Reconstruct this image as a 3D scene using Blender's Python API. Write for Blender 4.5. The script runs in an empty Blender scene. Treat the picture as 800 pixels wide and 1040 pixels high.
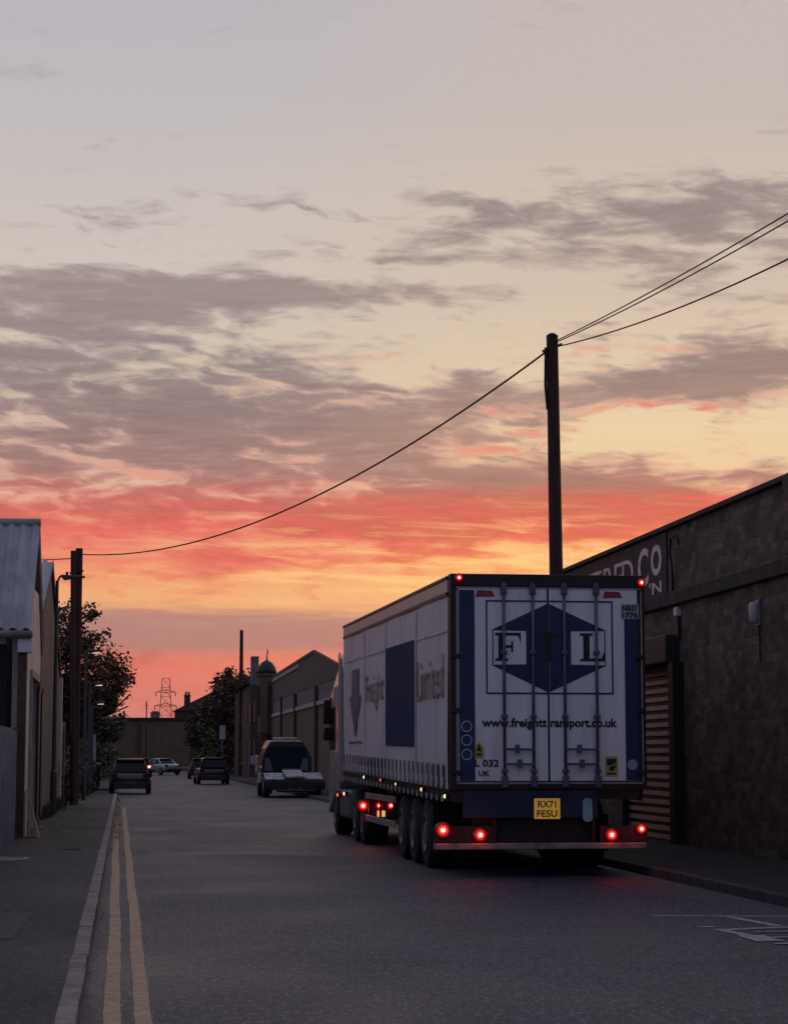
import bpy, bmesh, math, random
from math import radians as R, sin, cos, tan, atan, atan2, asin, sqrt, pi, hypot
from mathutils import Vector, Matrix
random.seed(7)
sc = bpy.context.scene
col = sc.collection

# ------------------------------------------------------------------ camera
CAMZ = 1.62
F_PX, PW, PH = 2083.0, 800.0, 1040.0
PITCH = atan(248.0 / F_PX)
YAW = atan(274.0 / F_PX * cos(PITCH))
cd = bpy.data.cameras.new('camera')
cam = bpy.data.objects.new('camera', cd)
col.objects.link(cam)
cam.location = (0, 0, CAMZ)
cam.rotation_euler = (R(90) + PITCH, 0, -YAW)
cd.sensor_width = 36.0
cd.sensor_fit = 'HORIZONTAL'
cd.lens = 36.0 * F_PX / PW
cd.clip_start = 0.1
cd.clip_end = 6000
sc.camera = cam

# directions through a point of the photograph (used to read real positions off known planes)
FW = Vector((sin(YAW) * cos(PITCH), cos(YAW) * cos(PITCH), sin(PITCH)))
RT = Vector((cos(YAW), -sin(YAW), 0))
UP = RT.cross(FW)
def ray(px, py):
    return FW + RT * ((px - PW / 2) / F_PX) + UP * ((PH / 2 - py) / F_PX)
def ground(px, py, z=0.0):
    d = ray(px, py); t = (z - CAMZ) / d.z
    return (d.x * t, d.y * t)
def at_x(px, py, X):
    d = ray(px, py); t = X / d.x
    return (d.y * t, CAMZ + d.z * t)
def at_y(px, py, Y):
    d = ray(px, py); t = Y / d.y
    return (d.x * t, CAMZ + d.z * t)
def azel(px, py):
    d = ray(px, py).normalized()
    return (math.degrees(atan2(d.x, d.y)), math.degrees(asin(d.z)))

# ------------------------------------------------------------------ view
sc.view_settings.view_transform = 'Standard'
sc.view_settings.look = 'None'
sc.view_settings.exposure = 0.0
sc.view_settings.gamma = 1.0
sc.cycles.max_bounces = 6
sc.cycles.sample_clamp_indirect = 3.0

# ------------------------------------------------------------------ node helpers
class NT:
    def __init__(s, tree):
        s.t = tree; s.n = tree.nodes; s.l = tree.links
    def new(s, typ, **kw):
        n = s.n.new(typ)
        for k, v in kw.items(): setattr(n, k, v)
        return n
    def link(s, a, b): s.l.new(a, b)
    def inp(s, sock, v):
        if isinstance(v, bpy.types.NodeSocket): s.l.new(v, sock)
        elif v is not None:
            if hasattr(sock.default_value, '__len__') and len(sock.default_value) == 4 and len(v) == 3: v = (*v, 1)
            sock.default_value = v
    def m(s, op, a, b=None, c=None, clamp=False):
        n = s.new('ShaderNodeMath', operation=op, use_clamp=clamp)
        s.inp(n.inputs[0], a)
        if b is not None: s.inp(n.inputs[1], b)
        if c is not None: s.inp(n.inputs[2], c)
        return n.outputs[0]
    def mix(s, f, a, b, blend='MIX'):
        n = s.new('ShaderNodeMix', data_type='RGBA', blend_type=blend)
        s.inp(n.inputs[0], f); s.inp(n.inputs[6], a); s.inp(n.inputs[7], b)
        return n.outputs[2]
    def smooth(s, v, lo, hi):
        n = s.new('ShaderNodeMapRange', interpolation_type='SMOOTHSTEP')
        s.inp(n.inputs['Value'], v); s.inp(n.inputs['From Min'], lo); s.inp(n.inputs['From Max'], hi)
        return n.outputs[0]
    def lin(s, v, lo, hi, a=0.0, b=1.0):
        n = s.new('ShaderNodeMapRange')
        s.inp(n.inputs['Value'], v); s.inp(n.inputs['From Min'], lo); s.inp(n.inputs['From Max'], hi)
        s.inp(n.inputs['To Min'], a); s.inp(n.inputs['To Max'], b)
        return n.outputs[0]
    def comb(s, x, y, z):
        n = s.new('ShaderNodeCombineXYZ')
        for i, v in enumerate((x, y, z)): s.inp(n.inputs[i], v)
        return n.outputs[0]
    def noise(s, vec, scale=1.0, detail=5, rough=0.55, dist=0.0):
        n = s.new('ShaderNodeTexNoise')
        s.inp(n.inputs['Vector'], vec)
        n.inputs['Scale'].default_value = scale; n.inputs['Detail'].default_value = detail
        n.inputs['Roughness'].default_value = rough; n.inputs['Distortion'].default_value = dist
        return n.outputs['Fac']
    def ramp(s, f, stops, interp='LINEAR'):
        n = s.new('ShaderNodeValToRGB'); cr = n.color_ramp; cr.interpolation = interp
        s.inp(n.inputs[0], f)
        while len(cr.elements) > 1: cr.elements.remove(cr.elements[0])
        cr.elements[0].position = stops[0][0]; cr.elements[0].color = (*stops[0][1], 1)
        for p, c in stops[1:]:
            e = cr.elements.new(p); e.color = (*c, 1)
        return n.outputs[0]

def lin1(c):
    c /= 255.0
    return c / 12.92 if c <= 0.04045 else ((c + 0.055) / 1.055) ** 2.4
def rgb(r, g, b): return (lin1(r), lin1(g), lin1(b))

# ------------------------------------------------------------------ world: afterglow sky
SUN_AZ, SUN_EL = 16.0, 1.5
world = bpy.data.worlds.new('World')
sc.world = world
world.use_nodes = True
w = NT(world.node_tree); w.n.clear()
tc = w.new('ShaderNodeTexCoord')
sep = w.new('ShaderNodeSeparateXYZ'); w.link(tc.outputs['Generated'], sep.inputs[0])
DX, DY, DZ = sep.outputs
DEG = 57.29578
az = w.m('MULTIPLY', w.m('ARCTAN2', DX, DY), DEG)
el = w.m('MULTIPLY', w.m('ARCSINE', DZ), DEG)
ELMAX = 24.0
elf = w.m('DIVIDE', el, ELMAX, clamp=True)
def stops(tab):
    out = [(min(1, max(0, azel(400, y)[1] / ELMAX)), rgb(*c)) for y, c in tab]
    return sorted(out)
left_sky = w.ramp(elf, stops([(768, (176, 118, 122)), (728, (204, 132, 126)), (705, (212, 122, 112)), (675, (220, 120, 106)), (655, (196, 124, 118)), (630, (202, 140, 122)), (610, (236, 172, 120)),
    (585, (238, 158, 116)), (560, (232, 132, 110)), (530, (232, 158, 128)), (505, (230, 184, 156)), (470, (222, 194, 170)), (400, (212, 192, 168)), (300, (206, 194, 184)), (230, (203, 192, 186)), (120, (192, 186, 188)), (0, (184, 181, 188))]))
right_sky = w.ramp(elf, stops([(768, (190, 120, 110)), (700, (230, 132, 104)), (640, (238, 152, 110)), (600, (248, 192, 128)), (575, (250, 194, 124)), (540, (242, 178, 124)),
    (510, (236, 184, 140)), (480, (234, 200, 158)), (440, (232, 205, 166)), (380, (222, 200, 170)), (300, (210, 190, 172)), (200, (206, 190, 176)), (100, (196, 184, 178)), (0, (196, 184, 180))]))
base = w.mix(w.smooth(az, azel(120, 600)[0], azel(620, 600)[0]), left_sky, right_sky)
# cloud cover
def gauss(px, py, sx, sy, amp):
    a, e = azel(px, py); k = DEG / F_PX
    ga = w.m('POWER', w.m('DIVIDE', w.m('SUBTRACT', az, a), sx * k), 2.0)
    ge = w.m('POWER', w.m('DIVIDE', w.m('SUBTRACT', el, e), sy * k), 2.0)
    return w.m('MULTIPLY', w.m('EXPONENT', w.m('MULTIPLY', w.m('ADD', ga, ge), -0.5)), amp)
def total(vals):
    s = vals[0]
    for v in vals[1:]: s = w.m('ADD', s, v)
    return s
BLOBS = [(90, 330, 190, 38, .15), (40, 400, 130, 50, .11), (250, 425, 190, 34, .20), (330, 298, 110, 9, .18), (400, 425, 80, 22, .12),
         (150, 290, 160, 16, .12), (100, 470, 160, 16, .10),
         (640, 215, 110, 20, .20), (780, 205, 80, 20, .16), (520, 260, 90, 14, .10), (745, 370, 70, 20, .32), (650, 394, 50, 11, .22), (530, 362, 40, 12, .12),
         (470, 492, 90, 20, .24), (610, 488, 90, 12, .14), (520, 410, 60, 14, .08), (210, 538, 330, 24, .15), (700, 512, 140, 16, .24), (430, 530, 160, 16, .16), (60, 575, 120, 10, .12),
         (30, 68, 45, 9, .15), (700, 440, 160, 22, -.12), (110, 350, 260, 9, -.07), (60, 375, 200, 9, -.05), (300, 385, 140, 8, -.06), (620, 240, 160, 22, .07), (760, 235, 80, 14, .06), (560, 585, 190, 18, -.06), (400, 90, 500, 80, -.20), (480, 330, 110, 30, -.10), (130, 612, 160, 9, -.16)]
bias = total([gauss(*b) for b in BLOBS])
def cloudnoise(de):
    e2 = w.m('ADD', el, de)
    tilt = w.m('ADD', e2, w.m('MULTIPLY', az, 0.05))
    warp = w.noise(w.comb(w.m('MULTIPLY', az, 0.30), w.m('MULTIPLY', tilt, 0.7), 3.7), 1.0, 3, .5)
    wv = w.m('MULTIPLY', w.m('SUBTRACT', warp, 0.5), 1.1)
    v = w.comb(w.m('ADD', w.m('MULTIPLY', az, 0.34), wv), w.m('ADD', w.m('MULTIPLY', tilt, 1.35), wv), 8.3)
    v2 = w.comb(w.m('ADD', w.m('MULTIPLY', az, 1.0), wv), w.m('ADD', w.m('MULTIPLY', tilt, 3.6), w.m('MULTIPLY', wv, 1.6)), 2.1)
    q_ = w.m('ADD', w.m('MULTIPLY', w.noise(v, 1.0, 7, .55, 0.3), .72), w.m('MULTIPLY', w.noise(v2, 1.0, 6, .56, .5), .28))
    return w.m('ADD', w.m('MULTIPLY', w.m('SUBTRACT', q_, .5), 1.35), .5)
n0 = cloudnoise(0.0)
n1 = cloudnoise(0.30)
c0 = w.smooth(w.m('ADD', n0, bias), 0.47, 0.69)
c1 = w.smooth(w.m('ADD', n1, bias), 0.47, 0.69)
core = w.smooth(w.m('ADD', n0, bias), 0.60, 0.78)
under = w.m('SUBTRACT', c1, c0, clamp=True)
fine = w.noise(w.comb(w.m('MULTIPLY', az, 0.5), w.m('MULTIPLY', w.m('ADD', el, w.m('MULTIPLY', az, -0.02)), 5.5), 1.2), 1.0, 5, .6, .3)
cloud_l = w.ramp(elf, stops([(720, (205, 110, 100)), (660, (196, 110, 100)), (625, (188, 130, 112)), (590, (226, 120, 102)), (560, (224, 104, 98)), (530, (226, 100, 96)), (500, (196, 104, 106)),
    (478, (168, 122, 122)), (430, (148, 124, 130)), (380, (148, 132, 136)), (290, (166, 150, 151)), (200, (164, 148, 144)), (60, (176, 172, 176))]))
cloud_r = w.ramp(elf, stops([(720, (225, 110, 84)), (640, (225, 112, 84)), (590, (240, 140, 92)), (560, (238, 116, 84)), (530, (234, 98, 90)), (508, (222, 100, 92)), (490, (172, 126, 122)),
    (440, (184, 140, 130)), (380, (158, 134, 132)), (300, (176, 154, 146)), (215, (158, 144, 142)), (100, (178, 168, 166))]))
cloud = w.mix(w.smooth(az, azel(200, 600)[0], azel(560, 600)[0]), cloud_l, cloud_r)
cloud = w.mix(w.lin(fine, .35, .65, 0.0, .32), cloud, w.mix(.5, base, cloud_r))
cloud = w.mix(w.m('MULTIPLY', core, .62), cloud, w.mix(1.0, cloud, (.62, .58, .60), 'MULTIPLY'))
sky = w.mix(w.m('MULTIPLY', c0, 0.93), base, cloud)
# sunlit red undersides of the mid clouds
redz = total([gauss(650, 408, 220, 40, 1.0), gauss(330, 450, 260, 20, .5), gauss(120, 485, 200, 14, .6), gauss(450, 360, 80, 12, .5)])
sky = w.mix(w.m('MULTIPLY', w.m('MULTIPLY', under, 1.05), redz, clamp=True), sky, rgb(226, 132, 118))
# low mauve bank just over the roofs
band = w.smooth(w.m('ADD', w.m('MULTIPLY', w.m('SUBTRACT', fine, .5), .8), gauss(180, 640, 330, 19, 1.0)), .35, .8)
sky = w.mix(w.m('MULTIPLY', band, .8), sky, rgb(172, 126, 122))
# thin red streaks in the glow band
st = w.noise(w.comb(w.m('MULTIPLY', az, 0.32), w.m('MULTIPLY', w.m('ADD', el, w.m('MULTIPLY', az, 0.03)), 3.6), 5.0), 1.0, 6, .6, .4)
glowband = total([gauss(300, 545, 420, 30, 1.0), gauss(720, 515, 160, 18, .8), gauss(300, 690, 300, 18, .5)])
sky = w.mix(w.m('MULTIPLY', w.m('MULTIPLY', w.smooth(st, .50, .62), glowband), .60, clamp=True), sky, rgb(230, 102, 98))
sky = w.mix(w.m('MULTIPLY', w.m('MULTIPLY', w.smooth(st, .50, .36), gauss(520, 575, 240, 32, 1.0)), .75, clamp=True), sky, rgb(255, 205, 135))
# away from the afterglow the dome is a dim dusk blue
dome = w.ramp(w.m('ADD', w.m('MULTIPLY', DZ, .5), .5), [(0.0, (.02, .02, .022)), (.49, (.06, .055, .07)), (.52, (.185, .175, .245)), (.65, (.20, .205, .305)), (1.0, (.24, .26, .37))])
facing = w.m('ADD', w.m('MULTIPLY', DY, cos(R(24))), w.m('MULTIPLY', DX, sin(R(24))))
front = w.m('MULTIPLY', w.smooth(facing, 0.12, 0.86), w.smooth(el, 62.0, 24.0))
front = w.m('MULTIPLY', front, w.smooth(el, -1.0, -0.05))
final = w.mix(front, dome, sky)
bg1 = w.new('ShaderNodeBackground'); w.link(final, bg1.inputs[0]); bg1.inputs[1].default_value = 1.0
skyn = w.new('ShaderNodeTexSky', sky_type='NISHITA', sun_disc=False)
skyn.sun_elevation = R(SUN_EL); skyn.sun_rotation = R(SUN_AZ)
bg2 = w.new('ShaderNodeBackground'); w.link(skyn.outputs[0], bg2.inputs[0])
bg2.inputs[1].default_value = 0.004
add = w.new('ShaderNodeAddShader'); w.link(bg1.outputs[0], add.inputs[0]); w.link(bg2.outputs[0], add.inputs[1])
wo = w.new('ShaderNodeOutputWorld'); w.link(add.outputs[0], wo.inputs[0])

# the sun is down behind the roofs; only a trace of low warm light
sd = bpy.data.lights.new('sun', 'SUN'); so = bpy.data.objects.new('sun', sd); col.objects.link(so)
sd.energy = 0.06; sd.angle = R(12); sd.color = (1.0, .55, .35)
sdir = Vector((sin(R(SUN_AZ)) * cos(R(4)), cos(R(SUN_AZ)) * cos(R(4)), sin(R(4))))
so.rotation_euler = (-sdir).to_track_quat('-Z', 'Y').to_euler()
so.location = (0, 0, 30)

# ------------------------------------------------------------------ materials
MATS = {}
def mat(name, color, rough=.6, metal=0.0, spec=.5, var=.25, nscale=3.0, bump=0.0, bscale=40.0, emit=None, estr=0.0, coat=0.0, dirt=None, trans=0.0, stretch=(1, 1, 1)):
    if name in MATS: return MATS[name]
    m = bpy.data.materials.new(name); m.use_nodes = True
    t = NT(m.node_tree); b = t.n['Principled BSDF']
    tcn = t.new('ShaderNodeTexCoord')
    mp = t.new('ShaderNodeMapping'); t.link(tcn.outputs['Object'], mp.inputs[0]); mp.inputs['Scale'].default_value = stretch
    v = mp.outputs[0]
    c = color if len(color) == 3 else color[:3]
    if var > 0:
        n = t.noise(v, nscale, 6, .6, .3)
        dark = tuple(x * (1 - var) for x in c); lite = tuple(min(1, x * (1 + var)) for x in c)
        cc = t.mix(t.smooth(n, .3, .7), dark, lite)
        if dirt:
            n2 = t.noise(v, nscale * .37 + .2, 5, .65, .5)
            cc = t.mix(t.m('MULTIPLY', t.smooth(n2, .5, .72), .7), cc, dirt)
        t.link(cc, b.inputs['Base Color'])
    else:
        b.inputs['Base Color'].default_value = (*c, 1)
    b.inputs['Roughness'].default_value = rough; b.inputs['Metallic'].default_value = metal
    b.inputs['Specular IOR Level'].default_value = spec
    if coat: b.inputs['Coat Weight'].default_value = coat; b.inputs['Coat Roughness'].default_value = .05
    if trans: b.inputs['Transmission Weight'].default_value = trans
    if emit: b.inputs['Emission Color'].default_value = (*emit, 1); b.inputs['Emission Strength'].default_value = estr
    if bump > 0:
        bn = t.new('ShaderNodeBump'); bn.inputs['Strength'].default_value = bump; bn.inputs['Distance'].default_value = .02
        t.link(t.noise(v, bscale, 5, .6), bn.inputs['Height']); t.link(bn.outputs[0], b.inputs['Normal'])
    MATS[name] = m; return m

def asphalt(name, c1, c2, speck, rough, patch=.5):
    m = bpy.data.materials.new(name); m.use_nodes = True
    t = NT(m.node_tree); b = t.n['Principled BSDF']
    tcn = t.new('ShaderNodeTexCoord'); v = tcn.outputs['Object']
    big = t.noise(v, .35, 6, .6, .6)
    mp = t.new('ShaderNodeMapping'); t.link(v, mp.inputs[0]); mp.inputs['Scale'].default_value = (1.3, .12, 1)
    track = t.noise(mp.outputs[0], 1.0, 4, .55, .3)
    mp2 = t.new('ShaderNodeMapping'); t.link(v, mp2.inputs[0]); mp2.inputs['Scale'].default_value = (1, .24, 1)
    g = t.noise(mp2.outputs[0], 20, 4, .85)
    g2 = t.noise(mp2.outputs[0], 9, 5, .85)
    g3 = t.noise(mp2.outputs[0], 42, 2, .9)
    cc = t.mix(t.smooth(t.m('ADD', t.m('MULTIPLY', big, .5), t.m('MULTIPLY', track, .5)), .40, .60), c1, c2)
    cc = t.mix(t.m('MULTIPLY', t.smooth(g2, .54, .36), .85), cc, tuple(x * .3 for x in c1))
    cc = t.mix(t.m('MULTIPLY', t.smooth(t.m('ADD', t.m('MULTIPLY', g, .5), t.m('MULTIPLY', g3, .5)), .50, .62), .9), cc, speck)
    vo = t.new('ShaderNodeTexVoronoi', feature='DISTANCE_TO_EDGE'); vo.inputs['Scale'].default_value = .22
    wob = t.new('ShaderNodeVectorMath', operation='ADD'); t.link(v, wob.inputs[0])
    nz = t.new('ShaderNodeTexNoise'); t.link(v, nz.inputs['Vector']); nz.inputs['Scale'].default_value = 1.2; nz.inputs['Detail'].default_value = 6
    t.link(nz.outputs['Color'], wob.inputs[1]); t.link(wob.outputs[0], vo.inputs['Vector'])
    crack = t.m('MULTIPLY', t.smooth(vo.outputs[0], .006, .001), t.smooth(big, .5, .62))
    cc = t.mix(t.m('MULTIPLY', crack, patch), cc, tuple(x * .3 for x in c1))
    t.link(cc, b.inputs['Base Color'])
    t.link(t.lin(big, .3, .7, rough - .08, rough + .1), b.inputs['Roughness'])
    b.inputs['Specular IOR Level'].default_value = .34
    bn = t.new('ShaderNodeBump'); bn.inputs['Strength'].default_value = .75; bn.inputs['Distance'].default_value = .012
    t.link(t.m('ADD', g, t.m('MULTIPLY', g2, 1.2)), bn.inputs['Height']); t.link(bn.outputs[0], b.inputs['Normal'])
    MATS[name] = m; return m

def masonry(name, c1, c2, mortar, bw, bh, axis='YZ', ms=.012, blot=None, bump=.6, rough=.85, mixn=.5, wob=None):
    m = bpy.data.materials.new(name); m.use_nodes = True
    t = NT(m.node_tree); b = t.n['Principled BSDF']
    tcn = t.new('ShaderNodeTexCoord'); s = t.new('ShaderNodeSeparateXYZ'); t.link(tcn.outputs['Object'], s.inputs[0])
    g = t.new('ShaderNodeNewGeometry'); sn = t.new('ShaderNodeSeparateXYZ'); t.link(g.outputs['Normal'], sn.inputs[0])
    side = t.m('GREATER_THAN', t.m('ABSOLUTE', sn.outputs[0]), .5)
    hor = t.m('ADD', t.m('MULTIPLY', s.outputs[1], side), t.m('MULTIPLY', s.outputs[0], t.m('SUBTRACT', 1.0, side)))
    v = t.comb(hor, s.outputs[2], 0.0)
    wobn = t.new('ShaderNodeTexNoise'); t.link(v, wobn.inputs['Vector']); wobn.inputs['Scale'].default_value = 3.5; wobn.inputs['Detail'].default_value = 4
    sc_ = t.new('ShaderNodeVectorMath', operation='SCALE'); t.link(wobn.outputs['Color'], sc_.inputs[0]); sc_.inputs['Scale'].default_value = wob or (.06 if bh > .1 else .015)
    av = t.new('ShaderNodeVectorMath', operation='ADD'); t.link(v, av.inputs[0]); t.link(sc_.outputs[0], av.inputs[1])
    br = t.new('ShaderNodeTexBrick'); t.link(av.outputs[0], br.inputs['Vector'])
    br.inputs['Scale'].default_value = 1.0; br.inputs['Brick Width'].default_value = bw; br.inputs['Row Height'].default_value = bh
    br.inputs['Mortar Size'].default_value = ms; br.inputs['Mortar Smooth'].default_value = .3; br.inputs['Bias'].default_value = 0
    t.inp(br.inputs['Color1'], c1); t.inp(br.inputs['Color2'], c2); t.inp(br.inputs['Mortar'], mortar)
    n = t.noise(v, 1.1, 7, .65, .4)
    cc = t.mix(t.m('MULTIPLY', t.smooth(n, .42, .68), mixn), br.outputs['Color'], blot or tuple(x * .4 for x in c1))
    n3 = t.noise(v, 14, 4, .7)
    cc = t.mix(t.smooth(n3, .35, .65), t.mix(.45, cc, tuple(x * .5 for x in c1)), cc)
    t.link(cc, b.inputs['Base Color']); b.inputs['Roughness'].default_value = rough; b.inputs['Specular IOR Level'].default_value = .25
    bn = t.new('ShaderNodeBump'); bn.inputs['Strength'].default_value = bump; bn.inputs['Distance'].default_value = .03
    t.link(t.m('ADD', t.m('MULTIPLY', br.outputs['Fac'], -1.0), n3), bn.inputs['Height']); t.link(bn.outputs[0], b.inputs['Normal'])
    MATS[name] = m; return m

M_road = asphalt('asphalt', (.026, .027, .038), (.042, .042, .058), (.185, .185, .245), .58)
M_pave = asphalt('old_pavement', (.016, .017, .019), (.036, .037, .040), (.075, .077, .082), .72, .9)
M_paver = asphalt('painted_shade_dirty_pavement', (.012, .012, .013), (.022, .021, .022), (.04, .04, .042), .8, .9)  # dirty right pavement, darkened further so its shade sits in the colour
M_kerbr = mat('painted_shade_grimy_kerb', (.045, .040, .042), .85, var=.4, nscale=4, bump=.5, bscale=30)  # right kerb: shade beside the wall painted in as a darker stone
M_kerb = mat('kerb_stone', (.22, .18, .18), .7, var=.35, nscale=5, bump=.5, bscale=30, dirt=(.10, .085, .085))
M_yel = mat('yellow_road_paint', (.46, .29, .165), .6, var=.22, nscale=9, bump=.5, bscale=90, dirt=(.26, .17, .115))
M_white_road = mat('worn_white_road_paint', (.34, .34, .37), .6, var=.4, nscale=12, bump=.4, bscale=90, dirt=(.16, .16, .18))
M_earth = mat('earth', (.05, .045, .035), .9, var=.4, nscale=.3)
M_stone = masonry('soot_dark_blockwork', (.27, .19, .15), (.08, .06, .052), (.17, .13, .115), .31, .14, blot=(.035, .027, .025), ms=.012, bump=1.0, wob=.12, mixn=.75)
M_brickr = masonry('dark_red_brick', (.15, .10, .08), (.10, .07, .055), (.08, .07, .065), .225, .075, blot=(.03, .024, .02))
M_brickt = masonry('brown_brick', (.26, .19, .135), (.17, .12, .085), (.13, .11, .09), .225, .075, blot=(.10, .075, .055))
M_concrete = mat('weathered_concrete', (.17, .155, .155), .85, var=.35, nscale=2, bump=.5, bscale=14, dirt=(.03, .027, .027))
M_coping = mat('dark_coping', (.03, .02, .02), .8, var=.3, bump=.4, bscale=10)
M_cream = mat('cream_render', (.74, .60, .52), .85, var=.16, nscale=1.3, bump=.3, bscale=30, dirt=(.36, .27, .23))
M_whitewall = mat('white_render', (.62, .61, .64), .85, var=.2, nscale=1.5, bump=.3, bscale=30, dirt=(.2, .19, .19))
M_corr = mat('grey_corrugated_sheet', (.32, .32, .35), .6, var=.25, nscale=1.2, bump=.15, bscale=20, dirt=(.17, .155, .155), stretch=(2, .6, .6))
M_bluefence = mat('blue_grey_metal_sheet', (.17, .20, .26), .6, var=.3, nscale=1.5, dirt=(.05, .055, .065))
M_dark = mat('near_black', (.012, .011, .012), .7, var=.3)
M_darkdoor = mat('dark_painted_door', (.018, .016, .020), .6, var=.3)
M_rust = mat('brown_iron_post', (.085, .05, .042), .7, var=.4, nscale=4)
M_wood = mat('creosoted_pole_wood', (.055, .022, .018), .8, var=.4, nscale=5, bump=.6, bscale=18, stretch=(6, 6, .5))
M_wire = mat('black_cable', (.012, .010, .010), .6, var=0)
M_steel = mat('galvanised_steel', (.22, .22, .23), .45, metal=.6, var=.2)
M_bark = mat('bark', (.045, .032, .025), .9, var=.4, nscale=8, bump=.6, bscale=30)
M_slat = mat('grey_shutter_slats', (.12, .105, .11), .5, metal=.2, var=.3, nscale=2.2, dirt=(.09, .075, .07))

# ------------------------------------------------------------------ mesh builder
class MB:
    def __init__(s): s.v = []; s.f = []; s.mi = []; s.cur = 0
    def add(s, vs, fs):
        b = len(s.v); s.v += [tuple(p) for p in vs]
        for f in fs: s.f.append(tuple(b + i for i in f)); s.mi.append(s.cur)
        return s
    def box(s, x0, x1, y0, y1, z0, z1):
        if x0 > x1: x0, x1 = x1, x0
        if y0 > y1: y0, y1 = y1, y0
        if z0 > z1: z0, z1 = z1, z0
        return s.add([(x0, y0, z0), (x1, y0, z0), (x1, y1, z0), (x0, y1, z0), (x0, y0, z1), (x1, y0, z1), (x1, y1, z1), (x0, y1, z1)],
                     [(0, 3, 2, 1), (4, 5, 6, 7), (0, 1, 5, 4), (1, 2, 6, 5), (2, 3, 7, 6), (3, 0, 4, 7)])
    def prism(s, pts, a0, a1, axis='y'):
        # pts: 2-D outline; axis y -> (x,z) pts, x -> (y,z) pts, z -> (x,y) pts
        n = len(pts)
        def mk(p, a): return (p[0], a, p[1]) if axis == 'y' else ((a, p[0], p[1]) if axis == 'x' else (p[0], p[1], a))
        vs = [mk(p, a0) for p in pts] + [mk(p, a1) for p in pts]
        fs = [tuple(range(n)), tuple(reversed(range(n, 2 * n)))] + [(i, i + n, (i + 1) % n + n, (i + 1) % n) for i in range(n)]
        return s.add(vs, fs)
    def tube(s, pts, rad, seg=8, caps=True):
        pts = [Vector(p) for p in pts]
        if not hasattr(rad, '__len__'): rad = [rad] * len(pts)
        b = len(s.v); ref = None
        for i, p in enumerate(pts):
            d = (pts[min(i + 1, len(pts) - 1)] - pts[max(i - 1, 0)]).normalized()
            if ref is None:
                ref = Vector((0, 0, 1)) if abs(d.z) < .9 else Vector((1, 0, 0))
            a = d.cross(ref).normalized(); c = a.cross(d).normalized(); ref = c
            for k in range(seg):
                t = 2 * pi * k / seg
                s.v.append(tuple(p + a * (cos(t) * rad[i]) + c * (sin(t) * rad[i])))
        for i in range(len(pts) - 1):
            for k in range(seg):
                s.f.append((b + i * seg + k, b + i * seg + (k + 1) % seg, b + (i + 1) * seg + (k + 1) % seg, b + (i + 1) * seg + k)); s.mi.append(s.cur)
        if caps:
            s.f.append(tuple(b + k for k in reversed(range(seg)))); s.mi.append(s.cur)
            e = b + (len(pts) - 1) * seg
            s.f.append(tuple(e + k for k in range(seg))); s.mi.append(s.cur)
        return s
    def lathe(s, prof, c, axis='z', seg=24):
        # prof: (radius, height along axis)
        b = len(s.v)
        for r, h in prof:
            for k in range(seg):
                t = 2 * pi * k / seg
                a, d = cos(t) * r, sin(t) * r
                p = (a, d, h) if axis == 'z' else ((h, a, d) if axis == 'x' else (a, h, d))
                s.v.append((c[0] + p[0], c[1] + p[1], c[2] + p[2]))
        for i in range(len(prof) - 1):
            for k in range(seg):
                s.f.append((b + i * seg + k, b + i * seg + (k + 1) % seg, b + (i + 1) * seg + (k + 1) % seg, b + (i + 1) * seg + k)); s.mi.append(s.cur)
        for i, rev in ((0, True), (len(prof) - 1, False)):
            if prof[i][0] > 1e-5 and prof[0] != prof[-1]:
                idx = [b + i * seg + k for k in range(seg)]
                s.f.append(tuple(reversed(idx)) if rev else tuple(idx)); s.mi.append(s.cur)
        return s
    def text(s, body, o, r, u, wd, ht, depth=.004, bold=0.0):
        cu = bpy.data.curves.new('tmp', 'FONT'); cu.body = body; cu.size = 1.0; cu.extrude = .01; cu.offset = bold; cu.resolution_u = 3
        ob = bpy.data.objects.new('tmp', cu); col.objects.link(ob)
        dg = bpy.context.evaluated_depsgraph_get()
        me = bpy.data.meshes.new_from_object(ob.evaluated_get(dg))
        xs = [v.co.x for v in me.vertices]; ys = [v.co.y for v in me.vertices]
        x0, x1, y0, y1 = min(xs), max(xs), min(ys), max(ys)
        o = Vector(o); r = Vector(r).normalized(); u = Vector(u).normalized(); n = r.cross(u)
        vs = [o + r * ((v.co.x - x0) / (x1 - x0) * wd) + u * ((v.co.y - y0) / (y1 - y0) * ht) + n * ((v.co.z + .01) / .02 * depth) for v in me.vertices]
        s.add(vs, [tuple(p.vertices) for p in me.polygons])
        bpy.data.objects.remove(ob); bpy.data.meshes.remove(me); bpy.data.curves.remove(cu)
        return s
    def glyph(s, polys, o, r, u, wd, ht, depth=.004):
        o = Vector(o); r = Vector(r).normalized(); u = Vector(u).normalized(); n = r.cross(u)
        for poly in polys:
            k = len(poly)
            vs = [o + r * (x * wd) + u * (y * ht) for x, y in poly] + [o + r * (x * wd) + u * (y * ht) + n * depth for x, y in poly]
            s.add(vs, [tuple(range(k))[::-1], tuple(range(k, 2 * k))] + [(i, (i + 1) % k, (i + 1) % k + k, i + k) for i in range(k)])
        return s
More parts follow.
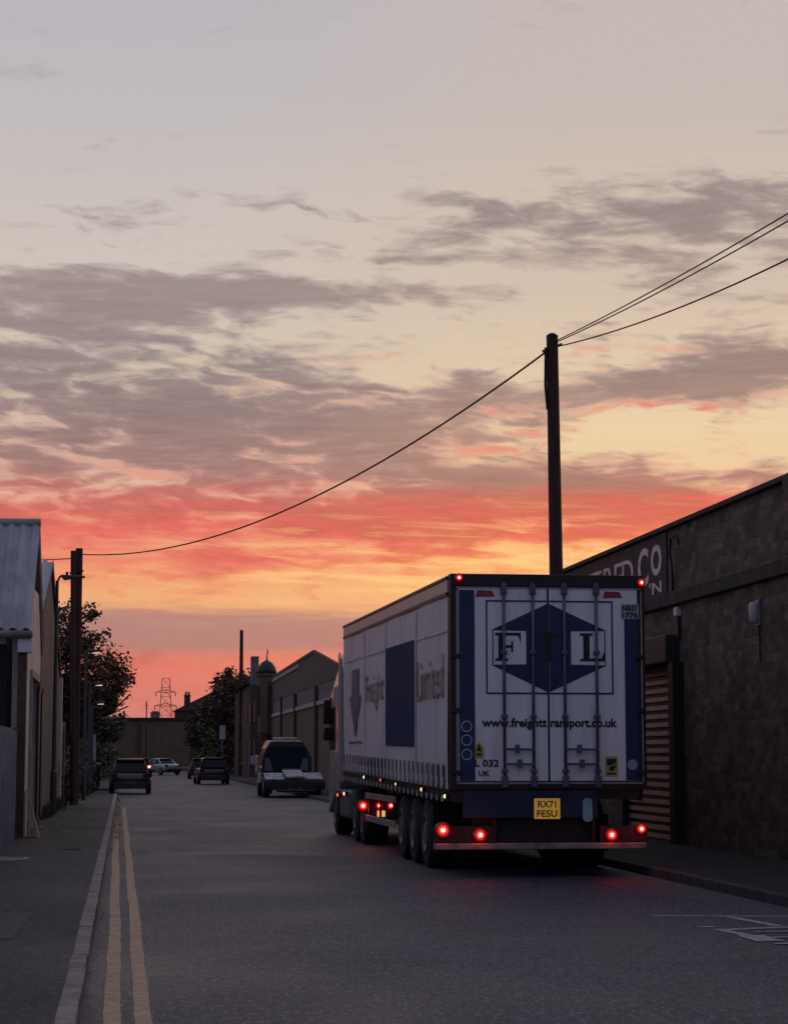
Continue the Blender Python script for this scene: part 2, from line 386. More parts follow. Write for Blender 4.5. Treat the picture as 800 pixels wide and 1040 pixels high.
    def build(s, name, m, parent=None, bevel=0.0, smooth=False, loc=None, subsurf=0, normals=True):
        off = (0, 0, 0)
        if parent is not None: off = OFF.get(parent.name, (0, 0, 0))
        if loc is not None: off = loc
        me = bpy.data.meshes.new(name)
        me.from_pydata([(x - off[0], y - off[1], z - off[2]) for x, y, z in s.v], [], s.f)
        if PITCHED[0]:
            for v_ in me.vertices: v_.co.z += max(0.0, v_.co.y + off[1] - PITCHED[1]) * .0118
        ms = m if isinstance(m, (list, tuple)) else [m]
        for q in ms: me.materials.append(q)
        for p, i in zip(me.polygons, s.mi):
            p.material_index = i; p.use_smooth = smooth
        if normals:
            bm = bmesh.new(); bm.from_mesh(me)
            bmesh.ops.recalc_face_normals(bm, faces=bm.faces); bm.to_mesh(me); bm.free()
        o = bpy.data.objects.new(name, me); col.objects.link(o)
        if parent is not None:
            o.parent = parent; OFF[o.name] = OFF.get(parent.name, (0, 0, 0))
        elif loc is not None:
            o.location = loc; OFF[o.name] = tuple(loc)
        if bevel > 0:
            bv = o.modifiers.new('edge', 'BEVEL'); bv.width = bevel; bv.segments = 2; bv.limit_method = 'ANGLE'
        if subsurf:
            ss = o.modifiers.new('soft', 'SUBSURF'); ss.levels = subsurf; ss.render_levels = subsurf
        return o
OFF = {}
PITCHED = [False, 0.0]      # the trailer body rides nose-high
def tag(o, label=None, cat=None, group=None, kind=None):
    if label: o['label'] = label
    if cat: o['category'] = cat
    if group: o['group'] = group
    if kind: o['kind'] = kind
    return o
def thing(name, label, cat, loc=(0, 0, 0), group=None, world_coords=True, rot=0.0):
    o = bpy.data.objects.new(name, None); col.objects.link(o); o.location = loc; o.rotation_euler = (0, 0, rot)
    o.empty_display_size = .3
    tag(o, label, cat, group)
    OFF[o.name] = tuple(loc) if world_coords else (0, 0, 0)
    return o
def copy_tree(o, parent=None, loc=None, label=None, rot=None):
    c = o.copy(); col.objects.link(c); c.parent = parent
    if loc is not None: c.location = loc
    if rot is not None: c.rotation_euler = (0, 0, rot)
    if label: c['label'] = label
    for ch in list(o.children): copy_tree(ch, c)
    return c
def box(name, m, parent, b, bevel=0.0, **k):
    return MB().box(*b).build(name, m, parent, bevel=bevel, **k)
def struct(o): o['kind'] = 'structure'; return o

# ================================================================== SETTING
KL, KR = -.25, 7.10          # kerb faces
WL, WR = -1.87, 9.6          # building lines
PZ = .11
struct(MB().add([(-1500, -300, -.012), (1500, -300, -.012), (1500, 3000, -.012), (-1500, 3000, -.012)], [(0, 1, 2, 3)]).build('ground', M_earth))
struct(MB().add([(KL, -8, 0), (KR, -8, 0), (KR, 232, 0), (KL, 232, 0)], [(0, 1, 2, 3)]).build('road', M_road))
# left pavement and right pavement, drawn as long flags of old asphalt
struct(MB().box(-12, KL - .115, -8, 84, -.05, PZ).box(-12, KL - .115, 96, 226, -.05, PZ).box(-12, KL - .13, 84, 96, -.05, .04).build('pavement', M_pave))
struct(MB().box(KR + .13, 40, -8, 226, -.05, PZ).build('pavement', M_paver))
def kerb(x0, x1, spans, m=None):
    mb = MB()
    for ya, yb, zt in spans:
        y = ya
        while y < yb:
            L = random.uniform(.85, 1.0) if y < 60 else 2.0
            j = random.uniform(-.004, .004); dz = random.uniform(-.003, .004)
            e = min(yb, y + L) - .012
            mb.box(x0 + j, x1 + j, y, e, -.04, zt + .006 + dz); y += L
    return struct(mb.build('kerb', m or M_kerb, bevel=.012))
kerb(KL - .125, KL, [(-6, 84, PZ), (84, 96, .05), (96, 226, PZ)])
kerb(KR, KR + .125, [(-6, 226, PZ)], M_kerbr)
# double yellow lines, slightly uneven brushwork
def wavy_line(name, x, wd, y0, y1, m, z=.004, step=.10, bend=lambda y: 0):
    mb = MB(); n = int((y1 - y0) / step); vs = []
    a = b_ = 0
    for i in range(n + 1):
        y = y0 + i * step
        a = a * .75 + random.uniform(-.0035, .0035); b_ = b_ * .75 + random.uniform(-.0035, .0035)
        c = x + bend(y)
        vs += [(c - wd / 2 + a, y, z), (c + wd / 2 + b_, y, z)]
    mb.add(vs, [(2 * i, 2 * i + 1, 2 * i + 3, 2 * i + 2) for i in range(n)])
    return struct(mb.build(name, m))
wavy_line('yellow_line', -.050, .105, -4, 58, M_yel, bend=lambda y: .006 * sin(y * .7) - max(0, y - 16) * .0035)
wavy_line('yellow_line', .140, .105, -4, 66, M_yel, bend=lambda y: .006 * sin(y * .6 + 1) - max(0, y - 16) * .0025)
# worn white lettering strokes on the right of the carriageway
def seg(mb, a, b, wd):
    A = Vector(ground(*a)); B = Vector(ground(*b)); d = (B - A).normalized(); n = Vector((-d.y, d.x)) * wd / 2
    q = [A + n, A - n, B - n, B + n]
    mb.add([(p.x, p.y, .004 + len(mb.v) * .00015) for p in q], [(0, 1, 2, 3)])
mk = MB()
for a, b, wd in [((662, 930.5), (830, 931.5), .11), ((741, 932), (790, 941), .12), ((708, 942), (726, 942), .10), ((726, 945.5), (830, 941), .13),
                 ((735, 946), (762, 951.5), .12), ((762, 951), (783, 957), .26), ((766, 947.5), (830, 946.5), .08), ((786, 959.5), (835, 959), .12), ((785, 953), (830, 952.5), .08)]:
    seg(mk, a, b, wd)
struct(mk.build('road_marking', M_white_road))
# darker tar patches / repairs
struct(MB().add([(-1.55, 17.4, PZ + .004), (-.9, 17.6, PZ + .004), (-.85, 20.5, PZ + .004), (-1.5, 20.2, PZ + .004)], [(0, 1, 2, 3)]).build('pavement_patch', mat('tar_patch', (.018, .018, .02), .7)))

# ------------------------------------------------------------------ leaf litter in the gutter
mb = MB()
for i in range(1500):
    y = random.uniform(14, 80) if random.random() < .25 else random.uniform(40, 80)
    x = KL + abs(random.gauss(0, .07)) + .01
    if random.random() < .12: x = random.uniform(-1.8, 0.3)
    z = (PZ + .004 if x < KL - .13 else .006) + random.random() * .01
    a = random.uniform(0, pi); s_ = random.uniform(.012, .028) * (1 + max(0, y - 25) / 28)
    c_, d_ = cos(a) * s_, sin(a) * s_
    mb.add([(x - c_, y - d_, z), (x + d_ * .6, y - c_ * .6, z + random.uniform(0, .012)), (x + c_, y + d_, z + .003), (x - d_ * .6, y + c_ * .6, z)], [(0, 1, 2, 3)])
wm = MB()
for i in range(900):
    y = random.choice((52, 55.5, 59, 61.5, 63.5)) + random.gauss(0, .9); x = -1.99 + abs(random.gauss(0, .09)); h = random.uniform(.06, .34)
    a = random.uniform(0, pi); c_, d_ = cos(a) * .02, sin(a) * .02; lx, ly = random.gauss(0, .07), random.gauss(0, .07)
    wm.add([(x - c_, y - d_, PZ), (x + c_, y + d_, PZ), (x + lx + c_ * .3, y + ly, PZ + h), (x + lx - c_ * .3, y + ly, PZ + h)], [(0, 1, 2, 3)])
tag(wm.build('weeds', mat('weed_green', (.07, .08, .035), .8, var=.4), normals=False), 'low green weeds at the foot of the left walls', 'weeds', kind='stuff')
M_litter = mat('dead_leaves', (.30, .19, .15), .8, var=.5, nscale=20)
tag(mb.build('fallen_leaves', M_litter, normals=False), 'brown fallen leaves scattered along the gutter beside the left kerb', 'leaves', kind='stuff')

# ================================================================== RIGHT WAREHOUSE
Yp, _ = at_x(794, 487, WR - .22)            # pilaster corner
def zr(px, py): return at_x(px, py, WR)[1]
WTOP = zr(660, 546); SC = zr(700, 604)
sh_y0, _ = at_x(690, 700, WR); 
sh_top = zr(697, 655)
sh_y1 = sh_y0 + 4.4
wh = thing('brick_warehouse', 'long soot darkened block warehouse with painted wall lettering and roller shutter', 'warehouse', (WR, 30, 0))
# front wall with the shutter opening cut out, flat roof slab behind
wb = MB()
wb.box(WR, WR + .45, 12, sh_y0, -.05, SC - .12)
wb.box(WR, WR + .45, sh_y1, 66, -.05, SC - .12)
wb.box(WR, WR + .45, sh_y0, sh_y1, sh_top, SC - .12)
wb.box(WR + .02, WR + .45, Yp, 66, SC + .12, WTOP)
wb.box(WR + .02, WR + .45, 12, Yp - 1.1, SC + .12, WTOP - .15)
wb.box(WR + .45, 24, 65.6, 66, -.05, WTOP - .05).box(WR + .45, 24, 12, 12.4, -.05, WTOP - .05).box(23.6, 24, 12.4, 65.6, -.05, WTOP - .05)
wb.build('wall', M_stone, wh)
box('string_course', mat('blackened_string_course', (.045, .036, .034), .9, var=.4, nscale=3, bump=.6, bscale=12), wh, (WR - .10, WR + .45, 12, 66, SC - .12, SC + .12), .02)
box('coping', M_coping, wh, (WR - .07, WR + .52, Yp - .02, 66.1, WTOP, WTOP + .09), .015)
box('pilaster', M_stone, wh, (WR - .22, WR + .44, Yp - 1.1, Yp - .0, SC + .125, WTOP + .02), .02)
box('roof', M_coping, wh, (WR + .45, 23.6, 12.4, 65.6, WTOP - .3, WTOP - .1))
# roller shutter
shm = MB(); z = PZ; k = 0
prof = []
while z < sh_top - .02:
    prof += [(0.0, z), (.07, z + .02), (.055, z + .10), (.0, z + .128)]; z += .155
vs = []
for y in (sh_y0 + .1, sh_y1 - .1):
    vs += [(WR + .16 - dx, y, zz) for dx, zz in prof]
n = len(prof)
shm.add(vs, [(i, i + 1, i + 1 + n, i + n) for i in range(n - 1)])
shm.build('roller_shutter', M_slat, wh, normals=False)
box('shutter_housing', M_darkdoor, wh, (WR - .26, WR + .1, sh_y0 - .05, sh_y1, zr(694, 672), zr(697, 643)), .02)
MB().box(WR - .20, WR + .2, sh_y0 - .28, sh_y0 + .05, PZ, zr(694, 672)).build('shutter_guide', M_dark, wh, bevel=.01)
MB().box(WR + .0, WR + .2, sh_y1 - .12, sh_y1, PZ, sh_top).build('shutter_guide', M_dark, wh)
# painted lettering, dark maroon band behind it
sgn = MB().box(WR - .012, WR + .02, at_x(677, 570, WR)[0], 60, SC + .14, WTOP - .02).build('painted_sign', mat('maroon_sign_paint', (.05, .026, .025), .8, var=.4, nscale=2, dirt=(.025, .013, .014)), wh)
M_let = mat('worn_pale_lettering', (.85, .66, .64), .8, var=.2, nscale=6, dirt=(.6, .42, .42))
dwn = (0, -1, 0)
lt = MB()
def wtext(s_, px0, px1, zb, zt, bold=.0):
    y0 = at_x(px0, 570, WR)[0]; y1 = at_x(px1, 570, WR)[0]
    lt.text(s_, (WR - .014, y0, zb), dwn, (0, 0, 1), y0 - y1, zt - zb, .006, bold)
zt1 = at_x(667, 553, WR)[1]; zb1 = at_x(667, 585, WR)[1]
wtext('O', 661.8, 672.5, zb1, zt1, .03)
wtext('C', 648.5, 659.0, zb1 - .12, zt1 + .02, .02)
wtext('D', 632.5, 643.5, zb1 - .05, zt1 - .08)
wtext('E', 624.5, 632.5, zb1 - .05, zt1 - .08)
wtext('R', 613.5, 623.0, zb1 - .05, zt1 - .08)
wtext('E', 600.0, 611.5, zb1 - .05, zt1 - .08)
wtext("'N", 659.5, 672.0, at_x(667, 603, WR)[1], at_x(667, 590.5, WR)[1], .01)
lt.build('lettering', M_let, sgn)
# wall fixtures
ly, lz = at_x(771.5, 622.5, WR)
wl = thing('wall_light', 'pale bulkhead light high on the block wall near the right picture edge', 'wall light', (WR, ly, lz))
MB().box(WR - .05, WR, ly - .10, ly + .10, lz - .20, lz + .20).build('backplate', M_steel, wl, bevel=.01)
MB().lathe([(.0, -.17), (.06, -.16), (.08, -.1), (.085, .1), (.06, .16), (0, .17)], (WR - .09, ly, lz), 'z', 16).build('diffuser', mat('frosted_glass', (.42, .42, .44), .4, var=.1), wl, smooth=True)
MB().tube([(WR - .02, ly - .02, lz - .2), (WR - .02, ly - .03, lz - .75)], .012).build('conduit', M_dark, wl)
ay, azz = at_x(690.5, 622, WR)
ab = thing('alarm_box', 'small white topped alarm box above the roller shutter', 'alarm box', (WR, ay, azz))
MB().box(WR - .10, WR, ay - .09, ay + .09, azz - .07, azz + .09).build('cover', mat('white_plastic', (.55, .54, .55), .4), ab, bevel=.02)
MB().box(WR - .07, WR, ay - .06, ay + .06, azz - .45, azz - .075).build('junction_box', M_darkdoor, ab, bevel=.01)
# cast-iron downpipe / old cable run
dy = at_x(686, 600, WR)[0]
dp = thing('drainpipe', 'black iron hook shaped pipe on the upper block wall right of the painted letters', 'pipe', (WR, dy, SC))
pth = [(WR - .05, dy, SC + .13), (WR - .06, dy, SC + .55), (WR - .07, dy + .1, WTOP - .42), (WR - .07, dy + .02, WTOP - .2), (WR - .07, dy - .35, WTOP - .17), (WR - .07, dy - .5, WTOP - .35)]
MB().tube(pth, .020, 8).build('pipe', M_dark, dp, smooth=True)

# ================================================================== LEFT SHEDS
def corrugated(y0, z0, y1, z1, xa, xb, pitch=.24, amp=.055, th=.02):
    """roof sheet sloping from (y0,z0) to (y1,z1); corrugations run up the slope, spaced along x"""
    mb = MB(); n = int((xb - xa) / (pitch / 4)); vs = []
    for yy, zz in ((y0, z0), (y1, z1)):
        for i in range(n + 1):
            x = xa + (xb - xa) * i / n
            ph = (i % 4)
            vs.append((x, yy, zz + (amp if ph in (1,) else (amp * .9 if ph == 2 else 0))))
    mb.add(vs, [(i, i + 1, i + n + 2, i + n + 1) for i in range(n)])
    b = len(mb.v)
    vs2 = [(x, y, z - th) for x, y, z in vs]
    mb.add(vs2, [(i + n + 1, i + n + 2, i + 1, i) for i in range(n)])
    mb.f += [(i, i + b, i + 1 + b, i + 1) for i in range(n)]; mb.mi += [0] * n
    return mb
sy0 = ground(24, 857)[1]; X1 = ground(24, 857)[0]
eave = at_y(28, 641, sy0)[1]; 
sy1 = at_x(38, 530, X1)[0]; ridge = at_x(38, 537, X1)[1]
sy2 = sy1 + (sy1 - sy0)
print('shed', X1, sy0, sy1, sy2, eave, ridge)
s1 = thing('corrugated_roof_shed', 'cream rendered shed with steep corrugated grey roof behind the blue grey fence', 'shed', (X1, sy0, 0))
g = [(sy0, -.02), (sy0, eave), (sy1, ridge), (sy2, eave), (sy2, -.02)]
d0, d1, dtop = at_x(30.5, 700, X1)[0], at_x(38, 700, X1)[0], at_x(34, 690, X1)[1]
gw = MB()
def zroof(y): return eave + (ridge - eave) * ((y - sy0) / (sy1 - sy0) if y < sy1 else (sy2 - y) / (sy2 - sy1))
gw.prism([(sy0, -.02), (sy0, eave), (d0, zroof(d0)), (d0, -.02)], X1 - .25, X1, 'x')
gw.prism([(d0, dtop), (d0, zroof(d0)), (d1, zroof(d1)), (d1, dtop)], X1 - .25, X1, 'x')
gw.prism([(d1, -.02), (d1, zroof(d1)), (sy1 + .001, ridge), (sy2, eave), (sy2, -.02)], X1 - .25, X1, 'x')
gw.build('gable_wall', M_cream, s1)
fw = MB().box(-14, X1 - .25, sy0, sy0 + .2, -.02, eave - .02)
fw.build('front_wall', M_whitewall, s1)
MB().box(-14, X1 - .25, sy2 - .2, sy2, -.02, eave - .02).box(-14.2, -14, sy0, sy2, -.02, eave).build('back_wall', M_whitewall, s1)
corrugated(sy0 - .25, eave - .0, sy1, ridge + .08, -14.2, X1 + .06).build('roof_sheet', M_corr, s1, normals=False)
corrugated(sy1, ridge + .08, sy2 + .02, eave + .06, -14.2, X1 + .06).build('roof_sheet', M_corr, s1, normals=False)
MB().tube([(-14.2, sy1, ridge + .11), (X1 + .07, sy1, ridge + .11)], .09, 8).build('ridge_cap', M_corr, s1, smooth=True)
bg_ = MB()
for (ya, za), (yb, zb) in (((sy0 - .25, eave - .02), (sy1, ridge + .06)), ((sy1, ridge + .06), (sy2 + .02, eave + .04))):
    bg_.prism([(ya, za - .20), (ya, za), (yb, zb), (yb, zb - .20)], X1 + .0, X1 + .045, 'x')
bg_.build('bargeboard', mat('pinkish_bargeboard', (.30, .22, .20), .7), s1)
MB().tube([(-14.2, sy0 - .30, eave - .08), (X1 + .10, sy0 - .30, eave - .08)], .075, 10).build('gutter', mat('grey_gutter', (.16, .16, .17), .5), s1, smooth=True)
MB().box(X1 - .18, X1 + .09, sy0 - .28, sy0 - .003, eave - .42, eave - .16).build('gutter_hopper', M_whitewall, s1, bevel=.02)
MB().tube([(X1 - .33, sy0 - .30, eave - .15), (X1 - .33, sy0 - .12, eave - .45), (X1 - .33, sy0 - .12, .2)], .055, 8).build('downpipe', M_dark, s1, smooth=True)
cp = MB().box(X1 - .17, X1 - .005, sy0 - .17, sy0 - .003, -.02, eave - .43); cp.build('corner_post', M_rust, s1, bevel=.01)
MB().box(X1 - .62, X1 - .40, sy0 - .03, sy0 - .003, 1.9, eave - .25).build('window', M_dark, s1)
MB().box(X1 - 1.3, X1 - .72, sy0 - .06, sy0 - .003, 2.0, eave - .12).build('signboard', mat('white_board', (.5, .5, .52), .6, dirt=(.3, .3, .3)), s1, bevel=.01)
MB().box(X1 - .22, X1 - .12, d0, d1, 0, dtop).build('door', M_darkdoor, s1)
MB().box(X1 + .001, X1 + .05, d0 - .14, d0, 0, dtop + .12).box(X1 + .001, X1 + .05, d1, d1 + .14, 0, dtop + .12).box(X1 + .001, X1 + .05, d0, d1, dtop, dtop + .14).build('door_frame', mat('pale_door_frame', (.33, .27, .25), .7), s1)
for ya in (sy1 + 1.6, sy1 + 3.4):
    wdw = MB().box(X1 + .001, X1 + .04, ya, ya + .8, .3, 3.0).build('window', M_darkdoor, s1)
    MB().box(X1 + .03, X1 + .055, ya - .06, ya + .86, 3.0, 3.1).build('window_lintel', M_dark, wdw)
# second shed
X2 = X1 - .14; ty0 = sy2 + .02; ty1 = at_x(52, 568, X2)[0]; ty2 = ty1 + (ty1 - ty0)
r2 = at_x(52, 574, X2)[1]; e2 = eave + .1
print('shed2', X2, ty0, ty1, ty2, r2)
s2 = thing('gabled_shed', 'second narrow gabled shed with grey sheet roof behind the cream shed', 'shed', (X2, ty0, 0))
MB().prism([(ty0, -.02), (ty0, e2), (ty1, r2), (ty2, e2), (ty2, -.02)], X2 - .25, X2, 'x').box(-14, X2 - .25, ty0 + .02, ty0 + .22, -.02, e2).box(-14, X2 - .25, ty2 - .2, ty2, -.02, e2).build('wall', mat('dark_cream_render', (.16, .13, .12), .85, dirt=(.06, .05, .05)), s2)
corrugated(ty0, e2 + .05, ty1, r2 + .07, -14, X2 + .06).build('roof_sheet', M_corr, s2, normals=False)
corrugated(ty1, r2 + .07, ty2, e2 + .05, -14, X2 + .06).build('roof_sheet', M_corr, s2, normals=False)
MB().prism([(ty0, e2 - .15), (ty0, e2 + .05), (ty1, r2 + .07), (ty1, r2 - .13)], X2, X2 + .05, 'x').prism([(ty1, r2 - .13), (ty1, r2 + .07), (ty2, e2 + .05), (ty2, e2 - .15)], X2, X2 + .05, 'x').build('bargeboard', M_coping, s2)
MB().tube([(X2 + .08, ty0 + .1, e2), (X2 + .08, ty0 + .1, .1)], .07, 8).build('downpipe', M_dark, s2)
MB().box(X2 + .001, X2 + .04, ty0 + .5, ty0 + 3.6, 0, 3.2).build('door', M_darkdoor, s2)
MB().box(X2 + .001, X2 + .10, ty2 - .5, ty2, 0, e2 - .1).build('corner_pier', M_cream, s2)
# blue-grey sheet fence in front
fy1 = sy0 - .25; XF = X1 - .18
fz = at_x(2, 739, XF)[1]
fe = thing('sheet_fence', 'blue grey corrugated metal sheet fence at the left picture edge', 'fence', (XF, 26, 0))
mb = MB(); y = 14.0; pts = []; i = 0
while y < fy1:
    dx = [0, .04, .04, 0][i % 4]; pts.append((XF + dx, y)); y += [.05, .10, .05, .12][i % 4]; i += 1
n = len(pts)
vs = [(x, y, PZ - .02) for x, y in pts] + [(x, y, fz) for x, y in pts]
mb.add(vs, [(i, i + 1, i + 1 + n, i + n) for i in range(n - 1)])
mb.build('sheet', M_bluefence, fe, normals=False)
MB().box(XF - .06, XF - .01, 14, fy1, fz - .12, fz + .03).box(XF - .06, XF - .01, 14, fy1, .5, .6).build('rail', M_rust, fe)
MB().box(XF - .08, XF + .05, fy1, fy1 + .09, 0, fz + .05).build('post', M_rust, fe, bevel=.01)
# board leaning on the shed corner
lb = MB(); bx, by = ground(28, 850)
lb.add([(X1 + .02, sy0 + .1, 1.0), (X1 + .05, sy0 + .1, 1.0), (X1 + .05, sy0 + .5, .95), (X1 + .02, sy0 + .5, .95), (X1 + .22, sy0 + .0, PZ), (X1 + .27, sy0 + .0, PZ), (X1 + .27, sy0 + .6, PZ), (X1 + .22, sy0 + .6, PZ)],
       [(0, 1, 2, 3), (4, 7, 6, 5), (0, 4, 5, 1), (1, 5, 6, 2), (2, 6, 7, 3), (3, 7, 4, 0)])
tag(lb.build('wooden_board', mat('bleached_board', (.35, .29, .26), .8)), 'pale board leaning on the base of the cream shed corner', 'board')
# access cover with its concrete collar
mx, my = ground(0, 881); 
mc = thing('access_cover', 'pale concrete access cover with white rim at the left edge of the pavement', 'manhole cover', (mx, my, PZ))
MB().lathe([(.0, .0), (.40, 0), (.40, .012), (.36, .014), (0, .014)], (mx - .05, my, PZ), 'z', 28).build('cover', mat('pale_concrete', (.22, .21, .22), .8, bump=.4), mc)
MB().lathe([(.405, .0), (.47, 0), (.47, .022), (.41, .024), (.405, .0)], (mx - .05, my, PZ), 'z', 28).build('rim', mat('white_rim', (.42, .41, .42), .7), mc)
px_, py_ = ground(63, 870.5)
tag(MB().add([(px_ - .3, py_ - .1, PZ + .006), (px_ + .28, py_ - .06, PZ + .02), (px_ + .3, py_ + .05, PZ + .008), (px_ - .25, py_ + .04, PZ + .012)], [(0, 1, 2, 3)]).build('paper_scrap', mat('scrap_paper', (.22, .20, .20), .8)), 'flat pale scrap of litter on the left pavement', 'litter')
px_, py_ = ground(42, 847)
tag(MB().box(px_ - .05, px_ + .05, py_ - .03, py_ + .04, PZ, PZ + .05).build('crushed_can', mat('white_can', (.4, .4, .4), .5), bevel=.015), 'tiny white crushed can by the shed wall', 'litter')

# ================================================================== POLES AND WIRES
def pole(name, label, cat, base, top, r0, r1, extra=None):
    t = thing(name, label, cat, base)
    MB().tube([base, tuple((a + b) / 2 for a, b in zip(base, top)), top], [r0, (r0 + r1) / 2, r1], 14).build('shaft', M_wood, t, smooth=False)
    return t
PY = 39.5; PX = at_y(565, 600, PY)[0]
tx, tz = at_y(560.5, 341, PY)
bxp = PX + (PX - tx) * .9
rp = pole('utility_pole', 'tall wooden utility pole rising behind the lorry trailer', 'utility pole', (bxp, PY, 0), (tx, PY, tz), .155, .115)
MB().lathe([(.118, -.02), (.122, 0), (.06, .05), (0, .06)], (tx, PY, tz), 'z', 14).build('cap', M_dark, rp)
MB().tube([(tx - .14, PY - .05, tz - .25), (tx - .155, PY - .05, tz - 1.0), (tx - .115, PY - .05, tz - 1.5)], .03, 6).build('cable_guard', M_dark, rp)
MB().tube([(tx - .2, PY, tz - .32), (tx + .2, PY, tz - .16)], .03, 6).build('bracket', M_steel, rp)
LYP = ground(75, 821)[1]; lx0 = ground(75, 821)[0]
ltx, ltz = at_y(80.5, 557, LYP)
lp = pole('utility_pole', 'left utility pole, a thick shaft with a thinner stub pole strapped beside it', 'utility pole', (lx0, LYP, 0), (ltx, LYP, ltz), .135, .115)
sx, sz = at_y(74.5, 560, LYP - .1)
MB().tube([(lx0 - .02, LYP - .3, 0), (sx, LYP - .3, sz)], [.10, .085], 10).build('stub_pole', M_wood, lp)
MB().tube([(sx - .1, LYP - .15, sz - .7), (ltx + .15, LYP - .15, sz - .62)], .035, 6).build('strap', M_dark, lp)
def wire(label, a, b, sag, r, group='overhead wires between the poles'):
    a = Vector(a); b = Vector(b); pts = []
    for i in range(41):
        t = i / 40; p = a.lerp(b, t); p.z -= sag * 4 * t * (1 - t); pts.append(tuple(p))
    mid = a
    o = MB().tube(pts, r, 6).build('overhead_wire', M_wire, loc=tuple(a), smooth=True)
    return tag(o, label, 'overhead wire', group)
A = (tx - .12, PY, at_y(554, 357, PY)[1]); B = (ltx + .1, LYP, at_y(83, 563, LYP)[1])
wire('long sagging wire crossing the sky from the tall pole down to the left pole', A, B, 1.15, .020)
# wires leading over the camera's right shoulder
def far_end(px, py, Y): x, z = at_y(px, py, Y); return (x, Y, z)
def lift(p, dz): return (p[0], p[1], p[2] + dz)
E1 = lift(far_end(800, 216.5, 27.0), .25 * .992); E2 = lift(far_end(800, 223, 27.0), .30 * .992); E3 = lift(far_end(800, 263, 27.0), .62 * .992)
def extend(a, b, k):  # keep going past b
    a = Vector(a); b = Vector(b); return tuple(a + (b - a) * k)
S1 = (tx + .06, PY - .05, at_y(570, 347, PY)[1]); S3 = (tx + .1, PY, at_y(570, 352, PY)[1])
wire('upper of the two close wires running from the tall pole to the top right', S1, extend(S1, E1, 2.2), .25, .011)
wire('lower of the two close wires running from the tall pole to the top right', (S1[0], S1[1], S1[2] - .03), extend(S1, E2, 2.2), .30, .011)
wire('lowest single wire running from the tall pole to the right picture edge', S3, extend(S3, E3, 2.2), .62, .013)
wire('short wire from the left pole top going left over the sheds', (sx - .08, LYP - .3, sz - .25), (-13, LYP - 22, 6.9), .5, .018)

# street lamps
M_lampglow = mat('lamp_glow', (.8, .8, .7), .4, var=0, emit=(1, .93, .75), estr=.6)
M_post = mat('painted_grey_post', (.05, .05, .055), .5, var=.2)
def lamp(label, x, y, h, arm, side=1, head=.5, lit=True, group='street lamps on the left pavement'):
    t = thing('street_lamp', label, 'street lamp', (x, y, 0), group)
    MB().tube([(x, y, 0), (x, y, 1.2), (x, y, 1.25), (x, y, h)], [.09, .085, .06, .045], 10).build('post', M_post, t)
    MB().tube([(x, y, h - .05), (x + side * arm * .5, y, h + .10), (x + side * arm, y, h + .12)], .03, 8).build('arm', M_post, t)
    hx = x + side * arm
    MB().prism([(hx - side * .05, h + .16), (hx + side * head, h + .13), (hx + side * head, h + .09), (hx + side * .05, h + .02)], y - .12, y + .12, 'y').build('lamp_head', M_post, t, bevel=.02)
    if lit:
        MB().box(hx + side * .08, hx + side * (head - .1), y - .07, y + .07, h + .015, h + .05).build('lens', M_lampglow, t)
    MB().box(hx + side * .1, hx + side * .17, y - .03, y + .03, h + .16, h + .24).build('sensor', M_dark, t)
    return t
a_ = at_x(54, 583, X2 + .15)
lamp('unlit street lamp whose arm pokes out beside the second shed roof', X2 + .12, a_[0] + 4, at_y(54, 586, a_[0] + 4)[1] - .1, .12, 1, .62, False)
for (px, ybase, pyl, lab) in ((87.5, 816, 664, 'tallest lit street lamp in front of the left tree'), (91.5, 811, 697, 'middle lit street lamp in front of the left tree'), (94, 807, 716, 'lowest and farthest lit street lamp left of the black hatchback')):
    Y = ground(px, ybase)[1]; x, zz = at_y(px, pyl, Y)
    lamp(lab, x, Y, zz, .12, 1, .45)

